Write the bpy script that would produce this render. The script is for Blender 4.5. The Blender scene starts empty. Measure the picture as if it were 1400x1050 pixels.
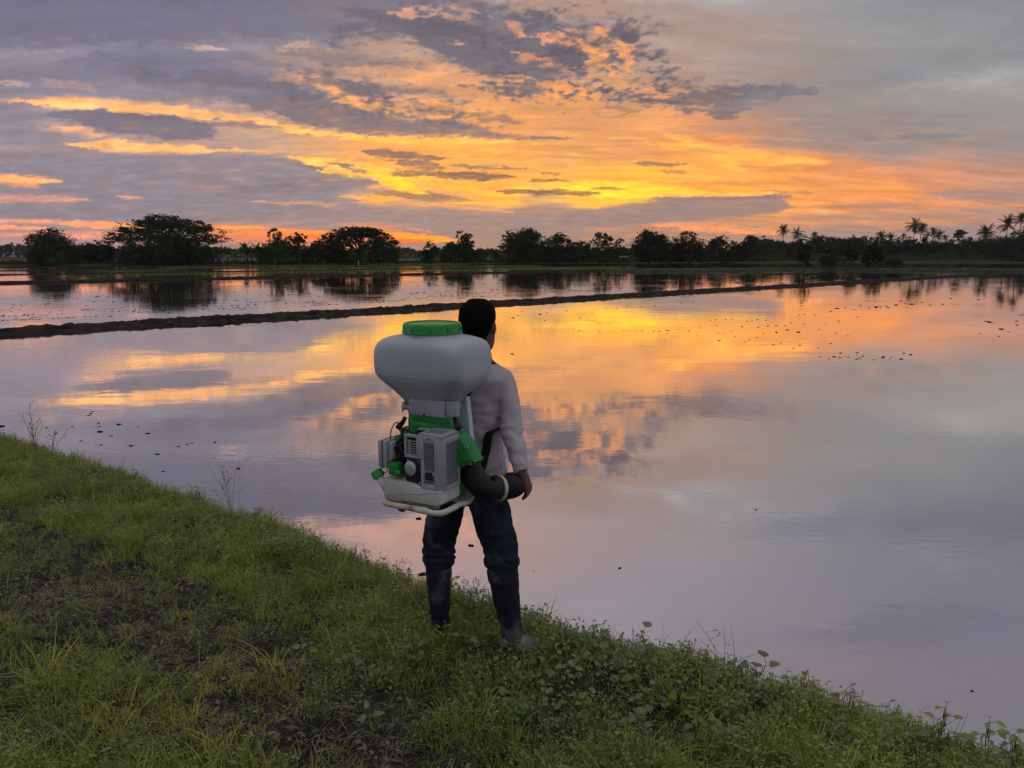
import bpy, bmesh, math, random
import numpy as np
from mathutils import Vector, Matrix

# ============ camera, world, sun, exposure ======================================
scene = bpy.context.scene
COL = scene.collection
H = 2.35                                     # lens above the paddy water
cam_d = bpy.data.cameras.new("camera")
cam_d.sensor_width = 36.0
cam_d.lens = 36.0*1058.0/1400.0
cam_d.clip_start = 0.05
cam_d.clip_end = 9000.0
cam = bpy.data.objects.new("camera", cam_d)
cam.location = (0, 0, H)
cam.rotation_euler = (math.radians(90-9.4), 0, 0)
COL.objects.link(cam)
scene.camera = cam

SUN_EL, SUN_AZ = math.radians(3.0), math.radians(-2.0)      # low, behind the far trees
world = bpy.data.worlds.new("World")
scene.world = world
world.use_nodes = True
wn = world.node_tree.nodes
wl = world.node_tree.links
wsky = wn.new("ShaderNodeTexSky")
wsky.sky_type = 'NISHITA'
wsky.sun_disc = False
wsky.sun_elevation = SUN_EL
wsky.sun_rotation = SUN_AZ
wl.new(wsky.outputs[0], wn["Background"].inputs[0])
wn["Background"].inputs[1].default_value = 0.05
sun_d = bpy.data.lights.new("sun", 'SUN')
sun_d.energy = 0.5
sun_d.angle = math.radians(90)
sun_d.color = (1.0, 0.72, 0.45)
sun = bpy.data.objects.new("sun", sun_d)
sv = Vector((math.sin(SUN_AZ)*math.cos(SUN_EL), math.cos(SUN_AZ)*math.cos(SUN_EL), math.sin(SUN_EL)))
sun.rotation_euler = (-sv).to_track_quat('-Z', 'Y').to_euler()
COL.objects.link(sun)
vs = scene.view_settings
vs.view_transform = 'Standard'
vs.look = 'None'
vs.exposure = 0.0
vs.gamma = 1.0
vs.use_curve_mapping = False
scene.render.engine = 'CYCLES'
cy = scene.cycles
cy.use_denoising = True
cy.max_bounces = 7
cy.diffuse_bounces = 3
cy.glossy_bounces = 3
cy.transmission_bounces = 4
cy.transparent_max_bounces = 8
cy.volume_bounces = 0
cy.use_adaptive_sampling = True
cy.adaptive_threshold = 0.01

rnd = random.Random(7)
nrs = np.random.RandomState(11)

# ---- sky colours by direction -------------------------------------------------
FPX, CXP, CYP, PITCH = 1058.0, 700.0, 525.0, math.radians(9.4)
def dir_to_px(dx, dy, dz):
    cp, sp = math.cos(PITCH), math.sin(PITCH)
    fw = dy*cp - dz*sp
    up = dy*sp + dz*cp
    fw = np.maximum(fw, 0.12)
    return CXP + FPX*dx/fw, CYP - FPX*up/fw
def _hash(ix, iy, seed):
    h = (ix.astype(np.int64)*374761393 + iy.astype(np.int64)*668265263 + seed*1442695041) & 0xFFFFFFFF
    h = ((h ^ (h >> 13))*1274126177) & 0xFFFFFFFF
    return (h ^ (h >> 16)) & 0xFFFF
def perlin(x, y, seed=0):
    x0, y0 = np.floor(x), np.floor(y)
    fx, fy = x-x0, y-y0
    x0 = x0.astype(np.int64); y0 = y0.astype(np.int64)
    u = fx*fx*fx*(fx*(fx*6-15)+10); v = fy*fy*fy*(fy*(fy*6-15)+10)
    def g(ix, iy, ax, ay):
        a = _hash(ix, iy, seed)*(2*math.pi/65536.0)
        return np.cos(a)*ax + np.sin(a)*ay
    n00 = g(x0, y0, fx, fy); n10 = g(x0+1, y0, fx-1, fy)
    n01 = g(x0, y0+1, fx, fy-1); n11 = g(x0+1, y0+1, fx-1, fy-1)
    a = n00+u*(n10-n00); b = n01+u*(n11-n01)
    return 1.5*(a+v*(b-a))
def fbm(x, y, octv=5, seed=0, gain=0.5, lac=2.07):
    t = 0.0; amp = 1.0; tot = 0.0
    for i in range(octv):
        t = t + amp*perlin(x*lac**i+17.3*i, y*lac**i-9.1*i, seed+i*7)
        tot += amp; amp *= gain
    return t/tot*1.6
def sstep(a, b, x):
    t = np.clip((x-a)/(b-a), 0, 1)
    return t*t*(3-2*t)
def lin(c):
    c = np.asarray(c, float)/255.0
    return np.where(c <= 0.04045, c/12.92, ((c+0.055)/1.055)**2.4)

# the luminous high sky: (x, y, spread, r, g, b)
SKY_BASE = [
 (0,0,120,146,138,156),(150,20,120,143,136,154),(300,30,120,150,142,158),(460,10,110,160,142,148),(620,30,100,188,152,130),(760,10,90,184,150,132),(860,10,100,180,150,138),(1000,10,120,172,154,146),(1150,30,120,160,152,152),(1300,20,120,152,148,152),(1400,10,120,138,137,146),
 (0,90,110,158,142,155),(140,80,110,154,140,155),(330,110,80,170,146,150),(480,80,80,194,158,134),(600,85,80,214,166,122),(720,110,70,218,164,108),(840,100,70,212,160,112),(960,70,80,190,154,132),(1080,90,90,166,150,142),(1200,100,90,162,152,150),(1330,110,90,172,164,158),(1400,120,90,166,159,156),
 (0,140,80,170,148,152),(120,160,70,196,158,136),(300,165,60,206,164,132),(450,140,60,196,158,128),(560,150,60,226,168,104),(680,150,60,234,168,92),(800,150,60,222,162,102),(920,150,60,214,157,104),(1040,150,70,196,150,118),(1160,150,80,164,146,140),(1300,160,80,152,144,144),(1400,170,80,154,144,144),
 (0,210,60,168,145,150),(150,215,60,166,144,150),(330,205,50,178,150,142),(430,190,50,222,172,112),(540,190,45,242,172,84),(640,205,45,238,174,86),(760,200,45,222,166,98),(880,190,45,230,166,92),(980,185,45,246,160,78),(1080,190,45,208,150,112),(1180,190,50,172,146,136),(1300,195,50,164,144,140),(1400,195,60,172,146,138),
 (0,255,40,176,150,148),(200,255,50,168,145,148),(400,250,40,170,146,144),(500,235,30,238,174,94),(560,245,30,248,182,78),(650,240,30,242,172,82),(740,235,30,240,178,84),(800,245,28,250,184,74),(880,240,30,252,184,72),(960,215,30,250,178,78),(1060,225,35,246,170,78),(1160,225,35,238,160,86),(1280,225,40,230,156,96),(1400,220,40,216,152,110),
 (560,262,22,252,186,74),(700,262,22,252,190,70),(800,262,20,255,206,60),(880,262,22,255,196,64),(960,255,25,250,180,72),(1060,255,30,246,172,78),(1180,258,30,236,160,88),(1300,262,30,212,152,112),(1400,262,30,204,150,120),
 (100,290,40,166,142,146),(300,285,40,164,142,146),(450,285,35,166,142,142),(600,290,28,172,142,134),(750,290,28,176,142,128),(900,290,28,186,146,122),(1050,288,25,214,152,104),(1150,285,25,228,154,92),(1250,290,25,212,150,106),(1400,290,30,190,146,126),
 (0,320,22,196,146,138),(150,325,22,192,144,138),(350,320,20,214,144,112),(480,322,20,222,142,96),(600,325,20,178,136,124),(750,325,22,166,136,130),(900,318,20,196,142,116),(1000,325,20,186,140,122),(1150,322,22,176,142,134),(1300,322,22,168,140,138),(1400,322,24,170,142,138),
 (0,345,20,168,138,142),(300,345,20,176,136,130),(550,345,20,178,134,124),(800,345,20,166,134,128),(1100,345,20,168,138,134),(1400,345,20,164,138,138),
 # above the frame, as the water shows it
 (-100,-120,160,150,140,160),(200,-110,140,152,140,156),(420,-90,110,214,170,150),(560,-90,110,214,170,150),(700,-70,110,196,162,150),(850,-80,120,184,162,158),(1000,-60,120,172,160,162),(1150,-50,120,164,156,164),(1300,-60,120,146,144,158),(1450,-60,120,136,134,150),
 (0,-300,180,160,148,166),(300,-250,160,176,156,164),(550,-220,150,186,164,168),(800,-200,150,178,162,172),(1000,-200,150,168,158,172),(1200,-200,150,158,148,160),(1400,-200,150,142,140,158),
 (300,-450,200,168,158,174),(700,-450,200,170,160,176),(1000,-420,200,160,152,168),(1250,-350,180,158,142,156),(1400,-400,180,146,140,158),
]
def srgb_blend(x, y, warpx, warpy):
    num = np.zeros(x.shape+(3,)); den = np.zeros(x.shape)
    xx = x+warpx; yy = y+warpy
    for (cx, cy, s, r, g, b) in SKY_BASE:
        d2 = ((xx-cx)/(1.25*s+10))**2 + ((yy-cy)/(0.55*s+3))**2
        w = np.exp(-0.9*d2)+1e-4/(1+d2)
        num += w[..., None]*lin((r, g, b)); den += w
    return num/den[..., None]

def capsule(x, y, x0, y0, x1, y1, hw):
    """1 in the core, falling to 0 at hw and below it outside; tapered at both ends."""
    vx, vy = x1-x0, y1-y0
    t = ((x-x0)*vx+(y-y0)*vy)/(vx*vx+vy*vy)
    tc = np.clip(t, 0, 1)
    h = hw*(0.35+0.65*np.sqrt(np.clip(1-(2*tc-1)**2, 0, 1)))
    ln = math.hypot(vx, vy)
    d = np.abs((x-x0)*(-vy)+(y-y0)*vx)/ln
    e = np.maximum(np.maximum(-t, t-1), 0)*ln
    return 1-np.hypot(d/h, e/(hw*2.5))

# stretched clouds: (x0,y0,x1,y1, half width, rgb, opacity, softness, raggedness)
DARK = [
 # upper-left to centre slate bank
 
 
 (120,82,380,92,22,(132,125,144),.65,.5,.45),(420,72,560,88,14,(124,114,132),.5,.5,.5),
 
 # diagonal streak left of centre
 
 (690,184,782,191,4,(126,106,116),.75,.4,.5),
 (60,120,330,128,16,(152,136,150),.6,.6,.5),(-60,150,60,160,20,(146,134,152),.7,.6,.5),
 # between the two left streaks
 (170,158,262,166,7,(130,118,138),.85,.3,.6),(290,168,375,172,5,(130,116,134),.75,.4,.5),
 (-40,178,90,186,16,(146,133,150),.7,.6,.5),
 # big mauve mass lower left with a sharp right end
 
 (420,225,500,237,7,(146,122,126),.85,.25,.5),(428,222,476,224,4,(150,118,110),.8,.3,.5),
 # thin dark bars in the bright part
 (505,206,600,216,6,(136,108,112),.85,.3,.5),(545,222,600,228,6,(140,110,108),.8,.3,.6),(540,236,690,241,5,(146,112,100),.8,.35,.7),(610,236,692,240,5,(138,106,100),.8,.3,.6),(620,226,716,230,3,(146,114,104),.7,.3,.6),
 (520,265,605,268,5,(160,122,106),.85,.35,.5),(560,270,640,271,4,(164,126,112),.7,.4,.5),(684,262,812,264,4,(140,104,92),.85,.3,.5),(726,247,776,248,3,(150,108,88),.8,.3,.5),(868,223,932,224,4,(150,118,104),.8,.35,.5),(905,234,940,236,3,(170,126,96),.6,.4,.5),(740,238,765,239,2.5,(150,110,92),.7,.3,.5),(815,257,850,257,2.5,(160,112,76),.7,.3,.5),
 (650,160,700,164,8,(150,118,118),.7,.35,.8),(590,150,650,158,6,(150,120,116),.5,.4,.8),
 # low bank on the right
 (905,271,1070,268,5,(152,128,126),.9,.25,.4),
 (1040,262,1110,262,3,(188,134,100),.6,.4,.6),(1130,283,1250,280,4,(180,140,122),.7,.5,.5),
 (1290,264,1480,270,11,(176,142,132),.75,.6,.35),(1090,296,1320,294,7,(176,142,132),.6,.6,.5),
 (1050,232,1180,228,7,(206,146,98),.5,.8,.5),(840,213,980,208,9,(214,154,96),.55,.8,.5),(900,250,1130,252,5,(214,150,86),.55,.7,.5),
 # altocumulus patch right of centre
 (905,138,1085,126,13,(124,110,124),.9,.35,.75),(930,150,1010,148,8,(126,110,120),.8,.4,.9),(985,160,1012,159,4,(136,116,122),.7,.4,.8),(990,118,1090,126,9,(130,116,128),.7,.4,.8),
 (820,150,860,152,5,(160,126,112),.6,.4,.9),
 # soft grey bands on the right
 (1010,140,1480,50,34,(146,141,148),.6,1.0,.25),(1010,175,1250,165,30,(164,142,138),.5,1.0,.3),(1180,188,1308,186,5,(146,134,140),.8,.5,.35),(1040,190,1230,184,8,(168,144,134),.5,.7,.4),(1080,200,1480,196,14,(170,146,138),.45,.9,.3),
 # above the frame
 (-200,-60,470,-30,48,(120,114,138),.9,.6,.4),(60,-90,420,-95,26,(140,130,150),.6,.8,.4),
 (1180,-70,1500,-60,60,(130,128,148),.7,1.0,.3),(1000,-20,1400,-130,30,(154,150,164),.5,1.0,.3),(1250,-260,1500,-240,70,(132,130,152),.6,1.0,.3),
]

# cloud sheets bounded by an upper and a lower edge: (top points, bottom points, rgb, opacity, softness px, raggedness px)
SHEETS = [
 ([(-400,-60),(500,-60),(600,-30),(700,10),(760,22),(830,30)],[(-400,52),(100,66),(300,56),(430,64),(500,58),(545,50),(590,74),(640,97),(700,121),(725,128),(775,112),(830,60)],(128,120,140),.82,17,16),
 ([(480,8),(560,12),(640,30),(720,36),(790,60)],[(480,52),(545,50),(590,74),(640,97),(700,121),(730,126),(790,104)],(116,109,128),.72,14,18),
 ([(-400,84),(60,84),(200,72),(330,82),(420,100)],[(-400,120),(60,124),(250,118),(420,128)],(136,127,146),.65,18,12),
 ([(180,90),(330,100),(400,112),(440,124),(500,146),(560,159),(640,167),(708,186)],[(180,122),(300,138),(380,158),(440,180),(500,187),(600,190),(708,189)],(129,117,135),.9,8,9),
 ([(400,100),(470,104),(540,116),(600,124),(640,138)],[(400,112),(470,128),(540,133),(600,136),(640,140)],(132,117,130),.75,7,10),
 ([(-400,206),(60,204),(200,207),(290,211),(380,210),(412,219),(440,231),(480,238),(512,241),(522,247)],[(-400,304),(100,302),(250,302),(420,296),(470,268),(500,256),(522,250)],(155,138,147),.96,7,6),
 ([(300,255),(440,240),(508,242),(530,248)],[(300,268),(440,263),(505,254),(530,251)],(146,130,140),.8,5,5),
 ([(200,290),(500,276),(680,290),(800,296)],[(200,303),(450,304),(680,306),(800,303)],(162,138,138),.8,8,5),
 ([(690,298),(760,291),(850,278),(905,271),(980,268),(1050,266),(1072,271),(1085,281)],[(690,312),(850,310),(930,303),(1010,297),(1060,291),(1085,284)],(163,136,134),.95,4,5),
 ([(560,296),(640,290),(760,294)],[(560,330),(640,334),(760,330)],(162,137,134),.8,10,5),
 ([(64,154),(120,149),(200,152),(262,160),(290,168)],[(64,160),(100,170),(160,182),(240,192),(290,188)],(130,119,139),.9,4,7),
]
BRIGHT = [
 (42,136,235,146,12,(252,190,112),.95,.3,.5),(130,146,385,170,11,(250,190,112),.9,.35,.5),(60,140,150,150,6,(255,200,120),.8,.3,.5),(70,178,130,184,7,(246,186,124),.8,.35,.7),(105,196,290,206,8,(250,190,110),.9,.3,.45),(150,198,240,203,4,(255,202,120),.7,.3,.5),(170,170,240,180,6,(244,186,124),.7,.4,.8),
 (-10,106,30,112,5,(240,186,140),.8,.4,.5),(60,110,125,118,5,(240,186,140),.75,.4,.6),(308,206,385,207,4,(246,188,112),.7,.4,.6),
 (318,92,450,112,10,(240,176,112),.8,.35,.7),(430,106,520,150,14,(250,184,96),.7,.4,.8),(400,176,480,182,6,(255,196,96),.8,.35,.6),(470,188,700,192,5,(255,194,84),.75,.4,.6),
 (258,62,296,66,5,(206,172,158),.8,.4,.6),(390,62,430,60,4,(224,176,140),.8,.4,.6),(450,22,500,22,4,(226,170,130),.8,.4,.6),(280,6,320,16,12,(172,158,166),.5,.7,.6),
 (-20,242,68,247,7,(252,182,112),.95,.3,.5),(-30,270,110,272,7,(222,160,130),.7,.6,.5),(-30,240,40,252,8,(246,170,110),.8,.4,.5),(168,269,192,270,2.5,(228,172,130),.7,.4,.4),(265,254,310,255,3,(186,150,138),.5,.6,.4),(345,273,460,276,3,(206,158,118),.7,.4,.5),
 (410,216,520,232,8,(255,200,84),.85,.25,.6),(440,228,560,246,8,(255,198,80),.75,.25,.6),(516,238,570,262,9,(255,208,62),.9,.3,.5),(548,240,660,246,6,(255,196,72),.6,.4,.6),(600,254,700,266,6,(255,190,70),.8,.4,.6),(780,258,890,266,8,(255,222,60),.95,.35,.4),(800,250,960,262,7,(255,210,66),.85,.4,.5),(470,268,540,270,3,(252,180,84),.8,.35,.5),(560,276,700,290,3,(244,170,84),.7,.4,.6),(690,256,730,258,3,(255,206,70),.7,.4,.5),
 (560,198,690,206,6,(252,186,80),.6,.6,.5),(930,190,1010,230,14,(255,190,80),.6,.9,.4),(1000,216,1120,222,7,(255,190,80),.7,.7,.4),(905,196,1080,214,8,(255,192,82),.6,.8,.5),
 (560,96,640,92,10,(232,172,112),.5,.6,.6),(690,110,720,118,9,(255,180,90),.8,.4,.8),(610,58,634,60,3,(240,176,120),.7,.4,.6),(780,56,830,84,14,(250,178,92),.8,.35,.8),(735,120,800,132,9,(252,176,86),.75,.4,.9),
 (1065,286,1190,294,4,(248,176,98),.8,.4,.6),(1060,292,1120,290,6,(240,166,98),.6,.4,.6),(940,268,1060,274,2.5,(255,190,90),.8,.35,.6),(860,302,1075,318,7,(238,156,100),.75,.45,.6),(940,312,1040,318,4,(246,156,98),.7,.5,.6),(1060,278,1130,276,3,(255,180,90),.7,.4,.7),(1110,268,1400,280,5,(240,164,96),.5,.6,.5),(730,304,760,305,1.5,(250,180,130),.7,.4,.4),
 # above the frame: the peach the near water shows
 (360,-60,640,-70,34,(222,172,150),.8,.7,.4),(1200,-330,1340,-340,60,(166,140,152),.6,1.0,.3),(930,-10,1100,-40,30,(186,176,176),.5,1.0,.3),(1240,120,1480,90,22,(172,166,160),.55,1.0,.3),
]
LATE = [
 (556,10,640,16,6,(228,168,122),.60,.6,.9),(600,20,625,24,5,(232,168,120),.55,.6,.9),(690,34,720,44,7,(220,160,112),.60,.7,1),(700,70,735,84,6,(232,164,104),.60,.7,1),(612,57,632,60,2.5,(236,170,118),.60,.7,.6),
 (735,52,765,66,9,(230,164,106),.65,.7,1),(785,66,830,92,12,(250,176,92),.70,.6,.9),(800,50,850,62,9,(240,170,100),.70,.7,.9),(845,62,870,88,10,(240,168,98),.70,.7,.9),(735,118,800,128,6,(252,176,88),.65,.6,1),(690,104,716,112,6,(250,176,88),.65,.6,.9),(740,86,775,100,5,(226,160,106),.55,.7,1),(870,118,900,130,6,(236,166,98),.60,.7,.9),
 (500,92,590,100,10,(226,168,116),.7,.5,.8),(560,108,640,112,7,(232,170,108),.7,.5,.9),(470,140,540,146,6,(238,172,100),.55,.7,1),(560,140,660,146,6,(244,174,92),.55,.7,1),(430,112,470,122,6,(240,176,108),.60,.7,1),
 (-20,242,68,247,6,(252,182,112),.95,.3,.4),(-30,238,40,252,7,(246,170,110),.7,.5,.5),(-30,270,110,272,7,(226,162,130),.7,.6,.4),(168,269,192,270,2.5,(228,172,130),.7,.4,.4),(265,254,310,255,3,(186,150,138),.5,.6,.4),(345,275,460,279,2.5,(210,160,118),.75,.4,.5),(470,268,545,270,2.5,(252,180,84),.85,.35,.5),
 (408,215,470,230,4,(255,206,96),.9,.25,.6),(436,232,520,240,3.5,(255,206,80),.9,.25,.5),(516,246,570,262,6,(255,206,66),.85,.3,.5),
 (905,268,1060,264,2.2,(255,196,90),.85,.35,.5),(400,178,480,183,4,(255,198,100),.8,.35,.6),(470,190,700,193,3.5,(255,198,88),.75,.4,.5),
 # streaks at the horizon
 (-30,300,170,306,4,(240,160,120),.8,.4,.6),(-30,310,60,311,3,(252,166,112),.9,.35,.5),(80,306,200,311,3,(252,160,104),.85,.35,.6),(130,304,220,308,2.5,(255,170,100),.9,.3,.5),(-30,320,180,324,4,(236,152,128),.75,.5,.6),(60,317,200,318,2.5,(246,156,112),.8,.4,.6),
 (255,309,362,311,3,(255,160,70),.95,.3,.45),(280,317,420,320,4,(252,140,76),.9,.35,.6),(280,326,460,328,4,(240,130,88),.85,.45,.6),(380,316,470,318,3,(255,150,52),.9,.3,.6),(395,322,470,324,3,(255,120,52),.85,.35,.6),
 (515,321,620,328,5,(255,160,40),.98,.3,.5),(520,318,560,319,2.5,(255,150,70),.8,.3,.6),(520,328,590,329,3,(255,116,44),.85,.35,.5),(560,312,590,316,2,(230,140,110),.7,.4,.6),
]
def sheet(x, y, top, bot):
    t = np.interp(x, [p[0] for p in top], [p[1] for p in top]); b = np.interp(x, [p[0] for p in bot], [p[1] for p in bot])
    d = np.minimum(y-t, b-y)
    return np.minimum(d, np.minimum(x-top[0][0], top[-1][0]-x)*.35)
def sky_srgb_lin(dx, dy, dz):
    """linear rgb of the evening sky for unit directions (numpy arrays)"""
    x, y = dir_to_px(dx, dy, np.maximum(dz, 0.0))
    el = np.maximum(dz, 0.0)
    # cloud-plane coordinates, so the texture of the clouds flattens toward the horizon
    k = 1.0/(el+0.16)
    px = dx*k*2.2; py = dy*k*1.5
    wx = fbm(px*1.3, py*2.2, 4, 3); wy = fbm(px*1.3+40, py*2.2, 4, 11)
    fx = fbm(px*5.0, py*9.0, 6, 23, .62); fy = fbm(px*5.0+9, py*9.0+31, 6, 37, .62)
    near = np.clip(el/0.2, 0.12, 1.3)
    c = srgb_blend(x, y, 60*wx, 34*wy*near)
    # soft overall streaking of the base
    st = fbm(px*1.2, py*7.5, 5, 71, .55)
    calm = (1-.8*sstep(.20, .36, el))*(1-.65*sstep(880, 1120, x)*sstep(260, 150, y))
    c = c*(1+(0.20*st*calm)[..., None]*np.array([.55, .8, 1.2]))
    rag = fbm(px*11.0, py*17.0, 4, 91, .6)
    fine = fbm(px*30.0, py*44.0, 3, 97, .6)
    thick = fbm(px*3.0+5, py*7.0, 5, 103, .55)
    hue = fbm(px*2.0+15, py*4.5, 4, 109, .55)
    base0 = c
    ox = 12*wx*near+10*fx*near; oy = 6*wy*near+7*fy*near
    def put(c, m, col, op, dark):
        m = m*np.clip(op*(1+0.30*thick+.12*rag), 0, 1)
        cc = lin(col)*(1+(0.16*thick+0.05*rag)[..., None])*(1+hue[..., None]*np.array([.10, .0, -.10]))
        if dark: cc = cc*.86+base0*np.array([.11, .12, .16])
        return c*(1-m[..., None]) + m[..., None]*cc
    def strokes(c, lst, dark):
        for (x0, y0, x1, y1, hw, col, op, soft, rg) in lst:
            m = capsule(x+ox*(.4+rg), y+oy*(.4+rg), x0, y0, x1, y1, hw*1.22)
            m = m + rg*(0.70*fx+0.5*rag+0.15*fine)
            c = put(c, sstep(-0.05, 0.30+0.8*soft, m), col, op, dark)
        return c
    c = strokes(c, BRIGHT, False)
    for (top, bot, col, op, soft, rgp) in SHEETS:
        d = sheet(x+ox, y+oy*.5, top, bot)+rgp*(.75*fx+.55*rag+.2*fine)*np.clip(near+.25, .3, 1)
        c = put(c, sstep(-soft*.6, soft, d), col, op, True)
    c = strokes(c, DARK, True)
    # altocumulus mottling in the upper centre
    cell = fbm(px*13.0+3, py*15.0, 4, 131, .55)
    big = fbm(px*3.2+11, py*4.2, 4, 151)
    for (mx, my, sx, sy, thr, op) in ((790,70,120,58,-.04,.9),(705,118,120,26,.14,.8),(560,150,120,28,.20,.7),(880,120,70,34,.06,.85),(640,30,170,34,.05,.6),(480,120,110,40,.16,.6)):
        reg = np.exp(-((x-mx)/sx)**2-((y-my)/sy)**2)
        m = sstep(thr-.28, thr+.50, cell*.62+fx*.3+rag*.25+fine*.12+big*.55+(reg-.62)*1.0)*op*np.clip(reg*2.2, 0, 1)
        cc = lin((119, 108, 126))*(1+(0.16*thick+.1*rag)[..., None])
        c = c*(1-m[..., None])+m[..., None]*cc
    c = strokes(c, LATE, False)
    gl = sstep(.15, .85, fbm(px*3.0+51, py*11.0, 4, 181, .5))*np.exp(-((x-720)/420)**2-((y-215)/60)**2)*.5
    c = c*(1-gl[..., None])+gl[..., None]*lin((255, 196, 92))
    gd = sstep(.15, .85, fbm(px*2.4+81, py*9.0, 4, 191, .5))*np.exp(-((x-820)/420)**2-((y-170)/90)**2)*.45
    c = c*(1-gd[..., None])+gd[..., None]*lin((186, 146, 118))
    c = c*(1+((.010*fine+.014*rag)*calm)[..., None])
    # thin veil: evens out what the high cloud leaves too strong
    lum = c.mean(-1, keepdims=True)
    sat = np.clip((c[..., 0]-c[..., 2])*1.6, 0, 1)[..., None]
    up = sstep(.015, .07, el)[..., None]
    c = (lum+(c-lum)*(.93+.09*sat))*(1+sat*(.25+.75*up)*np.array([.0, -.135, -.02]))
    low = np.clip((lum/.31), .4, 2.2)**.50                     # the dark sheets stand darker against the light
    c = c*low*(1+(1-sat)*np.array([-.07, .0, .0]))
    # away from the view: mauve cloud, unseen zenith brightened to light the grass
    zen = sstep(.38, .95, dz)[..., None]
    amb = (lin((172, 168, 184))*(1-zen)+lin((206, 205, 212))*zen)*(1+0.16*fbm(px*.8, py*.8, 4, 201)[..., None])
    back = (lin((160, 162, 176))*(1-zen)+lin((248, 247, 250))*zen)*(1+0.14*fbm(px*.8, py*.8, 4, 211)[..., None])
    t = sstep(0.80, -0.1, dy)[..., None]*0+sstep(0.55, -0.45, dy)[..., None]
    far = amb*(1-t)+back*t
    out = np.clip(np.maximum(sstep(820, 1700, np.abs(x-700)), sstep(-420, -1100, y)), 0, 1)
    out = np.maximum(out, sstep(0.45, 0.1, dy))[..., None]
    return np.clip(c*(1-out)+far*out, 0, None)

# ============ helpers ===========================================================
def ray(px, py):
    """direction of the sight line through a point of the 1400 x 1050 frame"""
    cx, cz = (px-CXP)/FPX, -(py-CYP)/FPX
    cp, sp = math.cos(PITCH), math.sin(PITCH)
    return Vector((cx, cp+cz*sp, -sp+cz*cp))
def P(px, py, Y):
    d = ray(px, py)
    return Vector((0, 0, H)) + d*(Y/d.y)
def G(px, py, z=0.0):
    d = ray(px, py)
    return Vector((0, 0, H)) + d*((z-H)/d.z)

def tag(o, label=None, cat=None, group=None, kind=None):
    if label: o["label"] = label
    if cat: o["category"] = cat
    if group: o["group"] = group
    if kind: o["kind"] = kind
    return o
def link(name, me, parent=None, loc=None):
    o = bpy.data.objects.new(name, me)
    COL.objects.link(o)
    if parent is not None: o.parent = parent
    if loc is not None: o.location = loc
    return o
def empty(name, loc=(0, 0, 0), rz=0.0):
    o = bpy.data.objects.new(name, None)
    o.empty_display_size = 0.1
    o.location = loc
    o.rotation_euler = (0, 0, rz)
    COL.objects.link(o)
    return o
def mesh_np(name, verts, faces, mat, smooth=False):
    """faces: (n,4) or (n,3) array"""
    me = bpy.data.meshes.new(name)
    v = np.asarray(verts, np.float32).reshape(-1, 3)
    f = np.asarray(faces, np.int32)
    k = f.shape[1]
    me.vertices.add(len(v)); me.vertices.foreach_set("co", v.ravel())
    me.loops.add(f.size); me.loops.foreach_set("vertex_index", f.ravel())
    me.polygons.add(len(f))
    me.polygons.foreach_set("loop_start", np.arange(0, f.size, k, dtype=np.int32))
    if smooth: me.polygons.foreach_set("use_smooth", np.ones(len(f), bool))
    me.update(calc_edges=True)
    if mat: me.materials.append(mat)
    return me
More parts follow.
